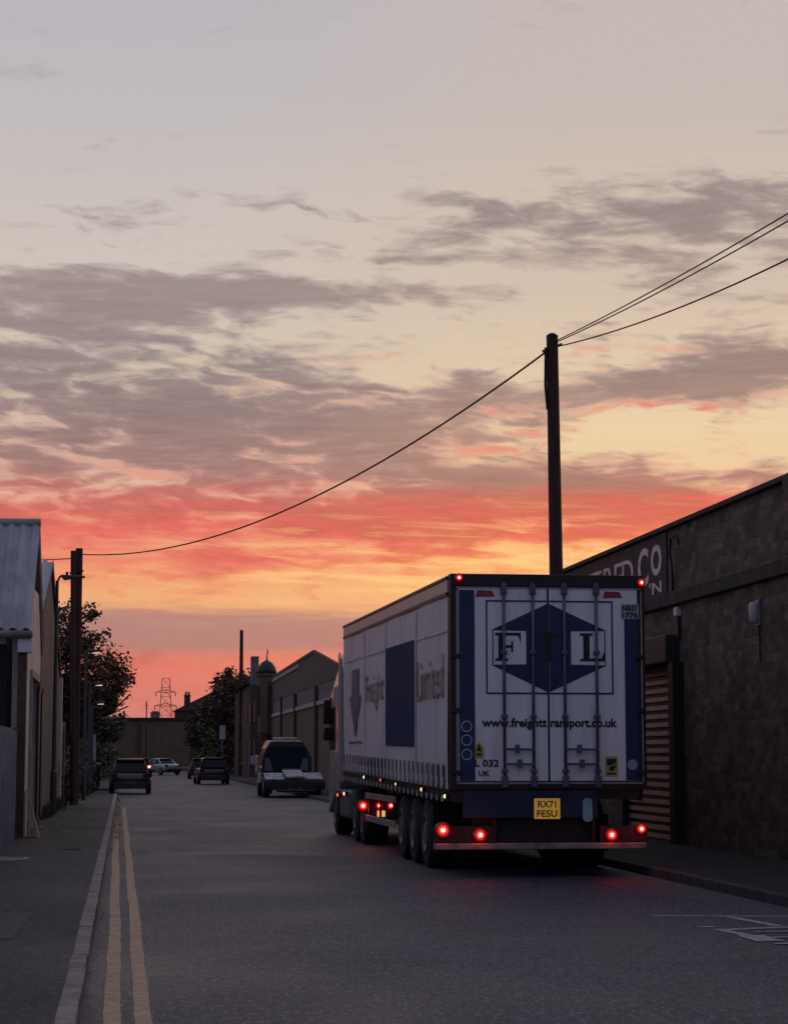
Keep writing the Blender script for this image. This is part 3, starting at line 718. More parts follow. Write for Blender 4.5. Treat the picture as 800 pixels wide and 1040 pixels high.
# ================================================================== TREES
M_leafd = mat('dark_leaf', (.085, .078, .040), .6, var=.5, nscale=2.5, spec=.3)
M_leafr = mat('russet_leaf', (.12, .080, .048), .6, var=.5, nscale=2.5, spec=.3)
def tree(label, x, y, h, rad, trunk_h, nleaf, seed, leaf=.16, group='trees beside the road', zc=.62, m=None, name='broadleaf_tree', cat='tree'):
    rnd = random.Random(seed)
    t = thing(name, label, cat, (x, y, 0), group)
    tm = MB(); tips = []
    def branch(p, d, L, r, depth):
        pts = [p]; rr = [r]; q = p.copy(); dd = d.copy(); k = 4
        for i in range(k):
            dd = (dd + Vector((rnd.uniform(-.22, .22), rnd.uniform(-.22, .22), rnd.uniform(-.05, .2)))).normalized()
            q2 = q + dd * (L / k)
            if ((q2.x - x) / rad) ** 2 + ((q2.y - y) / rad) ** 2 + ((q2.z - trunk_h * .7) / (h - trunk_h * .7)) ** 2 > 1.0: break
            q = q2; pts.append(q.copy()); rr.append(r * (1 - .55 * (i + 1) / k))
            if depth > 0 and i >= 1:
                for _ in range(2 if depth > 1 else 2):
                    a = rnd.uniform(0, 2 * pi); out = Vector((cos(a), sin(a), rnd.uniform(-.1, .7))).normalized()
                    branch(q.copy(), (dd * .45 + out).normalized(), L * rnd.uniform(.45, .68), r * .45, depth - 1)
            if depth == 0: tips.append(q.copy())
        if len(pts) > 1: tm.tube(pts, rr, 5 if depth < 2 else 8)
    tm.tube([(x, y, 0), (x + .05, y, trunk_h * .6), (x, y, trunk_h)], [h * .022, h * .018, h * .016], 9)
    for i in range(6):
        a = i * 1.05 + rnd.uniform(-.3, .3); up = rnd.uniform(.35, 1.4)
        branch(Vector((x, y, trunk_h * rnd.uniform(.75, 1.0))), Vector((cos(a) * 1.0, sin(a), up)).normalized(), rad * rnd.uniform(.75, 1.05) if up < .9 else (h - trunk_h) * rnd.uniform(.5, .68), h * .010, 2)
    branch(Vector((x, y, trunk_h)), Vector((0, 0, 1)), (h - trunk_h) * .62, h * .014, 2)
    tm.build('trunk', M_bark, t)
    lm = MB(); cz = trunk_h * .7 + (h - trunk_h * .7) * .5; hz = (h - trunk_h * .7) * .5
    good = [p for p in tips if ((p.x - x) / rad) ** 2 + ((p.y - y) / rad) ** 2 + ((p.z - cz) / hz) ** 2 < 1.15] or tips
    for i in range(nleaf):
        p = rnd.choice(good); s_ = leaf * rnd.uniform(.6, 1.3)
        c = p + Vector((rnd.gauss(0, .2), rnd.gauss(0, .2), rnd.gauss(0, .16))) * (rad / 3)
        a = Vector((rnd.gauss(0, 1), rnd.gauss(0, 1), rnd.gauss(0, .6))).normalized(); b_ = a.cross(Vector((rnd.gauss(0, 1), rnd.gauss(0, 1), rnd.gauss(0, 1)))).normalized()
        lm.add([c - a * s_, c - b_ * s_ * .42, c + a * s_, c + b_ * s_ * .42], [(0, 1, 2, 3)])
    lm.build('crown', m or M_leafd, t, normals=False)
    return t
tree('tall airy tree with sparse leaves behind the left utility pole', -3.0, 104, 10.3, 3.6, 2.6, 13000, 3, leaf=.14, m=M_leafr)
tree('dense low tree beneath the airy tree on the left', -3.9, 118, 6.6, 3.0, 1.6, 12000, 5, leaf=.16)
tree('dark tree between the lit lamps and the end wall on the left', -3.6, 150, 6.4, 4.2, 1.4, 12000, 9, leaf=.2)
tree('farthest dark tree in front of the left end of the end wall', -6.6, 196, 6.2, 4.6, 1.5, 9000, 10, leaf=.24)
# low hedge growth behind the left footway
def bush(name, label, x0, x1, y0, y1, h, n, seed, leaf=.12, group=None, m=None):
    rnd = random.Random(seed); lm = MB()
    cl = [(rnd.uniform(x0, x1), rnd.uniform(y0, y1), rnd.uniform(.55, 1.0) * h) for _ in range(max(5, int((y1 - y0) * 1.2)))]
    for i in range(n):
        cx, cy, ch = rnd.choice(cl); r_ = (x1 - x0) * .33
        a = rnd.uniform(0, 2 * pi); q = rnd.random() ** .5
        zz = rnd.random()
        c = Vector((cx + cos(a) * r_ * q * (1.1 - zz * .5), cy + sin(a) * r_ * q * (1.1 - zz * .5), .05 + zz * ch * (1.05 - .35 * q)))
        s_ = leaf * rnd.uniform(.6, 1.3)
        aa = Vector((rnd.gauss(0, 1), rnd.gauss(0, 1), rnd.gauss(0, .7))).normalized(); b_ = aa.cross(Vector((rnd.gauss(0, 1), rnd.gauss(0, 1), rnd.gauss(0, 1)))).normalized()
        lm.add([c - aa * s_, c - b_ * s_ * .5, c + aa * s_, c + b_ * s_ * .5], [(0, 1, 2, 3)])
    return tag(lm.build(name, m or M_leafd, normals=False), label, 'hedge' if 'hedge' in name else 'bush', group)
bush('overgrown_hedge', 'overgrown dark hedge along the back of the left pavement beyond the pole', -3.6, -1.75, 66, 104, 2.3, 9000, 21, .13)
bush('overgrown_hedge', 'high dark overgrown hedge on the left in front of the end wall', -6.0, -1.3, 128, 215, 3.6, 12000, 22, .22)
# right side greenery
tree('bushy tree with ragged top beside the thin tall pole', 10.2, 178, 9.3, 4.6, 2.0, 11000, 31, leaf=.24, m=M_leafr)
tree('dark rounded tree next to the house with a chimney', 9.6, 204, 7.9, 4.2, 1.6, 10000, 32, leaf=.26)
tree('low dark tree at the foot of the chimney house', 10.0, 224, 6.2, 3.6, 1.4, 8000, 33, leaf=.26)
bush('overgrown_hedge', 'dark hedge under the right hand trees behind the parked grey estate car', 7.7, 11.0, 172, 226, 4.6, 14000, 34, .24)

# low wall, blue gate and gate piers on the left beyond the sheds
g0 = ty2
lw = thing('low_boundary_wall', 'low dark wall behind the left pavement beyond the sheds', 'wall', (X2, g0, 0))
MB().box(X2 - .25, X2, g0, 64, 0, 1.35).build('wall', M_brickr, lw)
box('coping', M_concrete, lw, (X2 - .3, X2 + .05, g0, 64, 1.35, 1.43))
gt = thing('blue_gate', 'dark blue metal gate between the second shed and the left utility pole', 'gate', (X2, 65.0, 0))
MB().box(X2 - .06, X2, 64.3, 66.9, .15, 2.5).build('panel', mat('blue_paint', (.03, .045, .09), .5), gt)
MB().box(X2 - .12, X2 + .08, 64.05, 64.3, 0, 2.7).build('gatepost', M_steel, gt, bevel=.02)
MB().box(X2 - .12, X2 + .08, 66.9, 67.15, 0, 2.7).build('gatepost', M_steel, gt, bevel=.02)
# tall white roadside banner sign
bx_, by_ = ground(94, 800); 
bs = thing('banner_sign', 'narrow tall white sign panel standing between the street lamps', 'sign', (bx_, by_, 0))
zt_ = at_y(94, 746, by_)[1]; zb_ = at_y(94, 783, by_)[1]
MB().tube([(bx_, by_ + .06, 0), (bx_, by_ + .06, zt_)], .035, 8).build('post', M_steel, bs)
MB().box(bx_ - .12, bx_ + .13, by_ - .02, by_ + .02, zb_, zt_).build('panel', mat('white_sign_panel', (.62, .62, .66), .4, dirt=(.3, .3, .32)), bs, bevel=.005)
dk = MB()
for i in range(0):
    zz = zb_ + (zt_ - zb_) * (i + .5) / 6; dk.box(bx_ - .06, bx_ + .07, by_ - .025, by_ - .021, zz - .05, zz + .03)
pass
# litter bin on the footway
bx_, by_ = ground(98, 802)
lbn = thing('litter_bin', 'dark litter bin on the left pavement beyond the pole', 'bin', (bx_ - .1, by_, 0))
MB().lathe([(.22, 0), (.26, .1), (.27, .95), (.29, 1.0)], (bx_ - .1, by_, PZ), 'z', 16).build('bin_body', M_dark, lbn, smooth=True)
MB().lathe([(.29, 1.0), (.27, 1.12), (.12, 1.2), (0, 1.21)], (bx_ - .1, by_, PZ), 'z', 16).build('lid', M_post, lbn, smooth=True)

# ================================================================== END OF THE ROAD
EY = 236.0
ew_top = at_y(150, 729, EY)[1]
ew = thing('end_wall', 'high plain dark brick wall closing the far end of the road', 'wall', (0, EY, 0))
MB().box(-22, 14, EY, EY + 1, -.02, ew_top - .35).build('wall', M_brickt, ew)
box('parapet', M_coping, ew, (-22.1, 14.1, EY - .15, EY + 1.1, ew_top - .35, ew_top))
MB().box(1.5, 1.8, EY - .12, EY, 0, ew_top - .36).box(-4.3, -4.0, EY - .12, EY, 0, ew_top - .36).build('buttress', M_brickr, ew)
tag(MB().box(1.6, 8.5, 231.5, 234.5, -.05, .42).build('grass_verge', mat('dry_yellow_green_grass', (.20, .19, .06), .9, var=.5, nscale=3, bump=.5), bevel=.2), 'strip of yellow green grass at the foot of the end wall', 'grass', kind='stuff')  # yellow green is the colour of the grass itself
# vent box above wall
vx0, vz0 = at_y(153, 729, EY + 12); vx1, vz1 = at_y(162, 724.5, EY + 12)
vb = thing('rooftop_box', 'small grey rooftop plant box peeping over the end wall', 'vent box', (vx0, EY + 12, 0))
MB().box(vx0, vx1, EY + 12, EY + 14, 0, vz1).build('housing', M_steel, vb)
MB().prism([(vx0 - .1, vz1), (vx0 + .2, vz1 + .25), (vx1 - .2, vz1 + .25), (vx1 + .1, vz1)], EY + 11.9, EY + 14.1, 'y').build('cap', M_steel, vb)
# thin far pole
x_, z_ = at_y(148.8, 712, 232)
fp = thing('far_pole', 'thin pole standing against the end wall and showing above it', 'pole', (x_, 232, 0))
MB().tube([(x_, 232, 0), (x_, 232, z_)], [.09, .06], 8).build('shaft', M_wood, fp)
MB().tube([(x_ - .25, 232, z_ - .5), (x_ + .25, 232, z_ - .5)], .03, 6).build('crosspiece', M_wood, fp)
# lattice pylon
PYD = 620.0
pxc, pzt = at_y(168.5, 689, PYD)
py = thing('electricity_pylon', 'distant lattice electricity pylon against the pink sky', 'pylon', (pxc, PYD, 0))
pm = MB(); ht = pzt; wb_, wt_ = 2.6, 1.1
def legp(sx_, sy_, t): h_ = wb_ + (wt_ - wb_) * t; return (pxc + sx_ * h_, PYD + sy_ * h_, ht * t)
for sx_ in (-1, 1):
    for sy_ in (-1, 1): pm.tube([legp(sx_, sy_, 0), legp(sx_, sy_, 1)], .085, 4)
N = 9
for i in range(N):
    t0, t1 = i / N, (i + 1) / N
    for sy_ in (-1, 1):
        pm.tube([legp(-1, sy_, t0), legp(1, sy_, t1)], .035, 4); pm.tube([legp(1, sy_, t0), legp(-1, sy_, t1)], .035, 4)
        pm.tube([legp(-1, sy_, t1), legp(1, sy_, t1)], .035, 4)
    for sx_ in (-1, 1):
        pm.tube([legp(sx_, -1, t0), legp(sx_, 1, t1)], .035, 4)
pm.build('lattice_tower', M_steel, py)
for (pyy, half) in ((703, 2.9), (717, 3.2)):
    zz = at_y(168, pyy, PYD)[1]; am = MB()
    for s_ in (-1, 1):
        for q in (-.8, .8):
            am.tube([(pxc, PYD + q, zz + .7), (pxc + s_ * half, PYD, zz)], .08, 4)
            am.tube([(pxc, PYD + q, zz - .1), (pxc + s_ * half, PYD, zz)], .08, 4)
        am.tube([(pxc + s_ * half, PYD, zz), (pxc + s_ * half, PYD, zz - 1.3)], .14, 5)
    am.build('crossarm', M_steel, py)
# house with a chimney
HY = 244.0
hx0, hz0 = at_y(177, 722, HY); hx1, hz1 = at_y(205, 706, HY)
hs = thing('terraced_house', 'far house with sloping roof and brick chimney at the right end of the end wall', 'house', (hx0, HY, 0))
MB().box(hx0 + .2, hx0 + 14, HY, HY + 8, 0, hz0).build('wall', M_brickr, hs)
rf = MB().prism([(hx0 - .1, hz0), (hx0 + 4.6, hz0 + 2.3), (hx0 + 14.2, hz0 + 2.3), (hx0 + 14.2, hz0)], HY - .3, HY + 8.3, 'y').build('roof', mat('slate', (.05, .045, .05), .6), hs)
cx_, cz_ = at_y(190.5, 707, HY)
MB().box(cx_ - .35, cx_ + .35, HY + 1, HY + 1.8, hz0, cz_).box(cx_ - .42, cx_ + .42, HY + .95, HY + 1.85, cz_, cz_ + .15).build('chimney', M_brickr, rf)
MB().lathe([(.13, 0), (.11, .4)], (cx_ - .15, HY + 1.4, cz_ + .15), 'z', 8).lathe([(.13, 0), (.11, .4)], (cx_ + .17, HY + 1.4, cz_ + .15), 'z', 8).build('chimney_pot', M_brickr, rf)

# ================================================================== RIGHT STREET FRONT (beyond the lorry)
BX = 9.0
def yx(px): return at_x(px, 740, BX)[0]
def zx(px, py): return at_x(px, py, BX)[1]
yA, yB, yC, yD = 83.0, yx(277), yx(254), yx(233)
yap = yx(318); zap = zx(318, 664)
gb = thing('gabled_workshop', 'brown brick workshop with wide gable and pale band beyond the lorry cab', 'workshop', (BX, yA, 0))
zb0 = zx(343, 709); ze = zx(341, 689)
zfar = zx(279, 688)
MB().box(BX, BX + .4, yA, yB, -.02, zb0 - .1).build('wall', M_brickt, gb)
MB().box(BX + .02, BX + .38, yA, yB, zb0 + .1, ze).build('upper_wall', M_concrete, gb)
box('pale_band', mat('pale_stone_band', (.40, .37, .37), .8), gb, (BX - .08, BX + .4, yA, yB, zb0 - .1, zb0 + .1), .01)
gab = MB().prism([(yA, ze), (yap, zap), (yB, zfar), (yB, ze)], BX, BX + .10, 'x')
gab.build('gable', mat('dark_cladding', (.085, .07, .068), .8, bump=.3), gb)
def ysl(y): return (ze + (zap - ze) * (y - yA) / (yap - yA)) if y < yap else (zap + (zfar - zap) * (y - yap) / (yB - yap))
MB().prism([(yA, ze), (yap, zap + .02), (yap, zap + .17), (yA, ze + .15)], BX - .04, BX + .10, 'x').prism([(yap, zap + .02), (yB, zfar), (yB, zfar + .15), (yap, zap + .17)], BX - .04, BX + .10, 'x').box(BX + .4, 20, yA + .31, yB - .31, ze - .9, ze - .75).build('roof', mat('slate_roof', (.035, .03, .032), .7), gb)
for a_, b_ in ((yB - .3, zfar - .8), (yA, ze - .7)): MB().box(BX + .4, 20, a_, a_ + .3, 0, b_).build('end_wall', M_brickt, gb)
MB().prism([(yap + 8, ysl(yap + 8) - .28), (yap + 8, ysl(yap + 8) - .08), (yB, zfar - .05), (yB, zfar - .25)], BX - .06, BX, 'x').build('verge_strip', mat('pale_strip', (.36, .33, .34), .7), gb)
for px in (300.5, 322):
    yy = yx(px)
    MB().box(BX - .14, BX - .001, yy - .3, yy + .3, 0, ze - .05).build('pilaster', M_brickr, gb)
tag(MB().tube([(BX - .2, yx(289), ze), (BX - .2, yx(289), .15)], .06, 8).build('drainpipe', M_dark), 'thin black drainpipe on the brown brick workshop', 'pipe')
# turret
ot = thing('corner_turret_building', 'dark brick corner building with small domed turret above the street', 'building', (BX, yB, 0))
tyc = yB + 2.2; txc = BX - .25
tzb, tzt = at_y(267, 746, tyc)[1], at_y(267, 684, tyc)[1]; tr = .58
MB().box(BX, BX + 9, yB + .1, yB + 9, -.02, tzt - .5).build('wall', M_brickr, ot)
tw = MB().lathe([(.15, tzb - .55), (tr * .9, tzb), (tr, tzb + .15), (tr * .96, tzb + .2), (tr * .96, tzt - .25), (tr * 1.1, tzt - .15), (tr * 1.1, tzt)], (txc, tyc, 0), 'z', 8).build('turret', M_brickt, ot)
MB().lathe([(tr * 1.08, 0), (tr * 1.05, .18), (tr * .9, .42), (tr * .6, .66), (tr * .2, .8), (.03, .86)], (txc, tyc, tzt), 'z', 16).build('dome', mat('leaded_dome', (.025, .028, .026), .5), tw, smooth=True)
MB().tube([(txc, tyc, tzt + .84), (txc, tyc, tzt + 1.15), (txc + .06, tyc, tzt + 1.3), (txc + .02, tyc, tzt + 1.55)], [.05, .035, .05, .012], 6).build('finial', M_dark, tw)
for a in range(0, 8, 2):
    t0 = 2 * pi * (a + 2.5) / 8
    cx_, cy_ = txc + cos(t0) * tr * .91, tyc + sin(t0) * tr * .91
    MB().box(cx_ - .09, cx_ + .09, cy_ - .09, cy_ + .09, tzb + 1.2, tzt - .8).build('window', M_darkdoor, tw)
MB().box(BX - .03, BX + .001, yB + 1, yB + 3, 0, 2.7).build('door', M_darkdoor, ot)
wx, wz0 = at_y(255, 686, yB + 7); wx1, wz1 = at_y(262.5, 667, yB + 7)
MB().box(wx, wx1, yB + 6.6, yB + 7.8, tzt - .6, wz1).build('chimney', M_concrete, ot)
wx, _ = at_y(271, 686, yB + 4); wx1, wz1 = at_y(276.5, 674, yB + 4)
MB().box(wx, wx1, yB + 3.6, yB + 4.6, tzt - .6, wz1).build('chimney', M_brickr, ot)
# long dark frontage
df = thing('dark_terrace', 'dark low terrace frontage with boarded windows beyond the turret', 'building', (BX, yC, 0))
ztop = zx(245, 700)
MB().box(BX, BX + 8, yC, 170, -.02, ztop).build('wall', M_brickr, df)
MB().prism([(BX - .3, ztop), (BX + 4, ztop + 1.0), (BX + 8.2, ztop)], yC - .1, 170.1, 'y').build('roof', mat('slate', (.05, .045, .05), .6), df)
for i, yy in enumerate((143, 148, 153, 158, 163)):
    wv = MB().box(BX - .04, BX - .001, yy, yy + 1.6, 1.1, 2.7).build('window', M_darkdoor, df)
    MB().box(BX - .1, BX - .042, yy - .1, yy + 1.7, .98, 1.098).build('sill', M_concrete, wv)
    MB().box(BX - .04, BX - .001, yy, yy + 1.4, 4.0, 5.4).build('window', mat('dim_pane', (.03, .03, .04), .6), df)
# white notice on a post
nx, ny = 7.55, 150.0
nx, nzb = at_y(223, 751, ny); nx1, nzt = at_y(229, 737, ny)
ns = thing('notice_sign', 'blank pale rectangular sign above the parked grey estate car', 'sign', (nx, ny, 0))
MB().box(nx, nx1, ny - .03, ny, nzb, nzt).build('panel', mat('pale_sign_panel', (.38, .38, .42), .4), ns, bevel=.01)
MB().tube([((nx + nx1) / 2, ny + .05, 0), ((nx + nx1) / 2, ny + .05, nzt)], .04, 8).build('post', M_steel, ns)
# thin tall pole among the bushes
x_, z_ = at_y(245.3, 640, 160)
tag(MB().tube([(x_, 160, 0), (x_, 160, z_)], [.2, .13], 8).build('tall_pole', M_wood, loc=(x_, 160, 0)), 'thin tall pole rising above the ragged bushes left of the turret', 'pole')

# ================================================================== CARS
M_tyre = mat('tyre_rubber', (.014, .014, .015), .85, var=.2, bump=.3, bscale=30)
M_rim = mat('wheel_rim', (.25, .25, .26), .4, metal=.6, var=.15)
M_glass = mat('dark_window_glass', (.006, .007, .010), .08, var=0, spec=.25)
M_redoff = mat('red_lens', (.05, .006, .006), .3, var=0)
M_redlit = mat('lit_red_lens', (.5, .02, .01), .3, var=0, emit=(1, .03, .012), estr=1.6)
M_redhot = mat('lit_lamp_core', (1, .3, .15), .3, var=0, emit=(1.0, .18, .07), estr=26.0)
M_plate = mat('yellow_plate', (.62, .42, .05), .4, var=.05)
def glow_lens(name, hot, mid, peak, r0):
    # lamp glow painted into the emission: bright centre fading towards the lens rim
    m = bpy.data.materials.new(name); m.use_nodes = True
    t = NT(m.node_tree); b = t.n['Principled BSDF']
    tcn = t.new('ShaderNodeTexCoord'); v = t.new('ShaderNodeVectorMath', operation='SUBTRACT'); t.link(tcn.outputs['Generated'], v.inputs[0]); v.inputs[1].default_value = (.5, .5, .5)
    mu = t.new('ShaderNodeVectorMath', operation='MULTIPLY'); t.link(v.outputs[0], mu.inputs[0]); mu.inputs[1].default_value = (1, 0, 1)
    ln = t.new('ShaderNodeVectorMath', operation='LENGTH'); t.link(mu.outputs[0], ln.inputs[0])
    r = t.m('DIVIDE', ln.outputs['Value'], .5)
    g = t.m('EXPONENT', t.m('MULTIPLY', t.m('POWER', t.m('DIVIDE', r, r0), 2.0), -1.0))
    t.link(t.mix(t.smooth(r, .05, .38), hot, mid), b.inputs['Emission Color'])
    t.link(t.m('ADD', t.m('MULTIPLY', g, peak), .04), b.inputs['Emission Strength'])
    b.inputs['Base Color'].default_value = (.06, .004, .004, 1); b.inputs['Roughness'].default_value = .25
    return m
def loft(rows):
    mb = MB(); n = len(rows[0]); vs = [p for r in rows for p in r]; fs = []
    for i in range(len(rows) - 1):
        for k in range(n):
            fs.append((i * n + k, i * n + (k + 1) % n, (i + 1) * n + (k + 1) % n, (i + 1) * n + k))
    fs.append(tuple(reversed(range(n)))); fs.append(tuple((len(rows) - 1) * n + k for k in range(n)))
    return mb.add(vs, fs)
def make_car(name, label, loc, paint, rot=0.0, L=4.2, W=1.76, H=1.46, style='hatch', brake=False, roofm=None, group='cars along the road'):
    t = thing(name, label, 'car', loc, group, world_coords=False, rot=rot)
    hl, hw = L / 2, W / 2
    st = [(-hl, .52, .72, .84), (-hl + .06, .34, .92, .93), (-hl + .5, .24, .98, .985), (-.6, .2, .97, 1.0), (.5, .2, .95, 1.0), (hl - 1.15, .2, .93, .985), (hl - .45, .24, .80, .95), (hl - .08, .32, .66, .84), (hl, .42, .56, .72)]
    rows = []
    for y, zb, zt, wf in st:
        w_ = hw * wf
        rows.append([(-w_ * .86, y, zb), (w_ * .86, y, zb), (w_ * .97, y, zb + .1), (w_, y, (zb + zt) / 2 + .05), (w_ * .95, y, zt - .06), (w_ * .84, y, zt), (-w_ * .84, y, zt), (-w_ * .95, y, zt - .06), (-w_, y, (zb + zt) / 2 + .05), (-w_ * .97, y, zb + .1)])
    body = loft(rows).build('body', paint, t, smooth=True, subsurf=2)
    # greenhouse
    rb = {'hatch': (-hl + .18, -hl + .55), 'estate': (-hl + .10, -hl + .28), 'saloon': (-hl + .85, -hl + 1.45)}[style]
    yb0, yt0 = rb; yt1, yb1 = .35, hl - 1.05
    zb = .92; zt = H - .05
    def ring(y, z, wf): w_ = hw * wf; return (y, z, w_)
    bw_, tw_ = hw * .86, hw * .66
    gh = MB().add([(-bw_, yb0, zb), (bw_, yb0, zb), (bw_, yb1, zb), (-bw_, yb1, zb), (-tw_, yt0, zt), (tw_, yt0, zt), (tw_, yt1, zt), (-tw_, yt1, zt)],
                  [(0, 1, 5, 4), (1, 2, 6, 5), (2, 3, 7, 6), (3, 0, 4, 7), (4, 5, 6, 7), (0, 3, 2, 1)])
    gh.build('window', M_glass, t, bevel=.06)
    # roof skin and pillars
    rp_ = loft([[(-tw_ - .02, yt0 - .03, zt - .03), (tw_ + .02, yt0 - .03, zt - .03), (tw_ - .02, yt0 - .0, zt + .03), (-tw_ + .02, yt0, zt + .03)],
                [(-tw_ - .03, (yt0 + yt1) / 2, zt - .02), (tw_ + .03, (yt0 + yt1) / 2, zt - .02), (tw_ - .02, (yt0 + yt1) / 2, zt + .055), (-tw_ + .02, (yt0 + yt1) / 2, zt + .055)],
                [(-tw_ - .02, yt1 + .03, zt - .03), (tw_ + .02, yt1 + .03, zt - .03), (tw_ - .02, yt1, zt + .02), (-tw_ + .02, yt1, zt + .02)]])
    rp_.build('roof', roofm or paint, t, bevel=.02)
    pl = MB()
    for s_ in (-1, 1):
        pl.tube([(s_ * bw_, yb0, zb), (s_ * tw_, yt0, zt)], .05, 6)
        pl.tube([(s_ * bw_, yb1, zb), (s_ * tw_, yt1, zt)], .04, 6)
        pl.tube([(s_ * bw_ * 1.005, -.1, zb), (s_ * tw_ * 1.01, -.1, zt)], .04, 6)
    pl.build('pillar', paint, t)
    for sx_ in (-1, 1):
        for yw in (-hl + .75, hl - .82):
            wl_ = MB().lathe([(.0, -.0), (.2, 0), (.305, .01), (.315, .04), (.315, .17), (.3, .2), (.2, .2), (0, .2)], (sx_ * hw - (.185 if sx_ > 0 else .015), yw, .315), 'x', 22).build('wheel', M_tyre, t, smooth=False)
            hx_ = sx_ * (hw + .0175)
            MB().lathe([(0, 0), (.19, 0), (.2, .008)], (hx_ - (0 if sx_ > 0 else .012), yw, .315), 'x', 16).build('rim', M_rim, wl_)
            # arch
        tl = MB().box(sx_ * (hw * .62), sx_ * (hw * .93), -hl - .015, -hl + .12, .72, .90).build('tail_light', M_redlit if brake else M_redoff, t, bevel=.03)
        if brake: MB().lathe([(0, 0), (.07, 0), (.06, .02)], (sx_ * hw * .78, -hl - .03, .81), 'y', 12).build('bulb', M_redhot, tl)
        MB().box(sx_ * (hw * .55), sx_ * (hw * .9), hl - .13, hl + .0, .55, .68).build('headlight', M_rim, t, bevel=.03)
        MB().prism([(sx_ * (hw + .02), .92), (sx_ * (hw + .2), .94), (sx_ * (hw + .18), 1.06), (sx_ * (hw + .03), 1.05)], .62, .72, 'y').build('wing_mirror', paint, t, bevel=.02)
    MB().box(-hw * .8, hw * .8, -hl - .06, -hl + .1, .23, .52).build('bumper', mat('dark_bumper', (.02, .02, .022), .5), t, bevel=.04)
    MB().box(-.26, .26, -hl - .075, -hl - .061, .56 - .12, .66 - .12).build('number_plate', mat('dim_plate', (.08, .07, .05), .5), t)
    MB().box(-.55, .55, yt0 - .16, yt0 + .02, zt + .0, zt + .045).build('spoiler', roofm or paint, t, bevel=.015)
    return t
P_black = mat('black_car_paint', (.006, .006, .008), .3, var=.1, coat=1.0)
P_grey = mat('dark_grey_car_paint', (.012, .012, .015), .3, var=.1, coat=.35)
P_silver = mat('silver_car_paint', (.45, .45, .47), .3, metal=.4, var=.08, coat=.5)
P_red = mat('dark_red_car_paint', (.12, .02, .02), .3, var=.1, coat=.6)
cx_, cy_ = ground(132.0, 807)
make_car('parked_car', 'black hatchback parked at the left kerb facing away', (cx_, cy_ + 2.1, 0), P_black, L=4.0, W=1.74, H=1.5)
cx2, cy2 = ground(149.5, 790)
make_car('parked_car', 'dark red car with lit brake light peeping past the black hatchback', (cx2 - .55, cy2 + 2.1, 0), P_red, L=4.1, brake=True)
cx3, cy3 = ground(163, 787.5)
make_car('parked_car', 'silver saloon turned sideways near the grass at the end of the road', (cx3, cy3 + 1, 0), P_silver, rot=R(30), L=4.3, style='saloon', H=1.42)
cx4, cy4 = ground(214, 797)
make_car('parked_car', 'dark grey estate car parked at the right kerb facing away', (cx4 + .1, cy4 + 2.1, 0), P_grey, L=4.4, W=1.8, H=1.52, style='estate', rot=R(2))
cx5, cy5 = ground(205, 792)
make_car('parked_car', 'small dark car hidden ahead of the dark grey estate car', (cx5 + .1, cy5 + 6, 0), P_black, L=4.0, W=1.72, H=1.46)

# ================================================================== RECOVERY TRUCK
rx0, ry0 = ground(268, 811); rx1, _ = ground(333, 811)
RYd = ry0 + .6; rcx = (rx0 + rx1) / 2
print('recovery', rx0, rx1, ry0)
rt = thing('recovery_truck', 'dark flatbed recovery truck with white chequered tail panels parked at the right', 'truck', (rcx, RYd, 0), world_coords=False, rot=R(0))
hw = (rx1 - rx0) / 2
M_wp = mat('worn_white_panel', (.36, .36, .39), .6, var=.6, nscale=5, dirt=(.04, .04, .045))
MB().prism([(-.05, .55), (-.05, .70), (6.2, 1.0), (6.2, .82)], -hw * .96, hw * .96, 'x').build('flatbed', M_dark, rt, bevel=.02)
MB().box(-.45, .45, .4, 6.4, .45, .62).build('chassis', M_dark, rt)
MB().box(-hw * .98, hw * .98, -.12, .0, .32, .66).build('rear_bumper', M_dark, rt, bevel=.03)
for x0_, x1_, y0_, y1_ in ((-hw * .92, -hw * .30, .05, 1.3), (hw * .38, hw * .93, .35, 1.55)):
    za, zb2 = .705 + y0_ * .048, .705 + y1_ * .048
    MB().add([(x0_, y0_, za), (x1_, y0_, za), (x1_, y1_, zb2 + .16), (x0_, y1_, zb2 + .16), (x0_, y0_, za + .02), (x1_, y0_, za + .02), (x1_, y1_, zb2 + .19), (x0_, y1_, zb2 + .19)],
             [(0, 3, 2, 1), (4, 5, 6, 7), (0, 1, 5, 4), (1, 2, 6, 5), (2, 3, 7, 6), (3, 0, 4, 7)]).build('ramp_plate', M_wp, rt)
MB().add([(-hw * .28, -.1, .80), (hw * .34, -.1, .80), (hw * .25, .9, 1.05), (-hw * .34, .9, 1.05), (-hw * .28, -.1, .83), (hw * .34, -.1, .83), (hw * .25, .9, 1.08), (-hw * .34, .9, 1.08)],
         [(0, 3, 2, 1), (4, 5, 6, 7), (0, 1, 5, 4), (1, 2, 6, 5), (2, 3, 7, 6), (3, 0, 4, 7)]).build('ramp_plate', M_wp, rt)
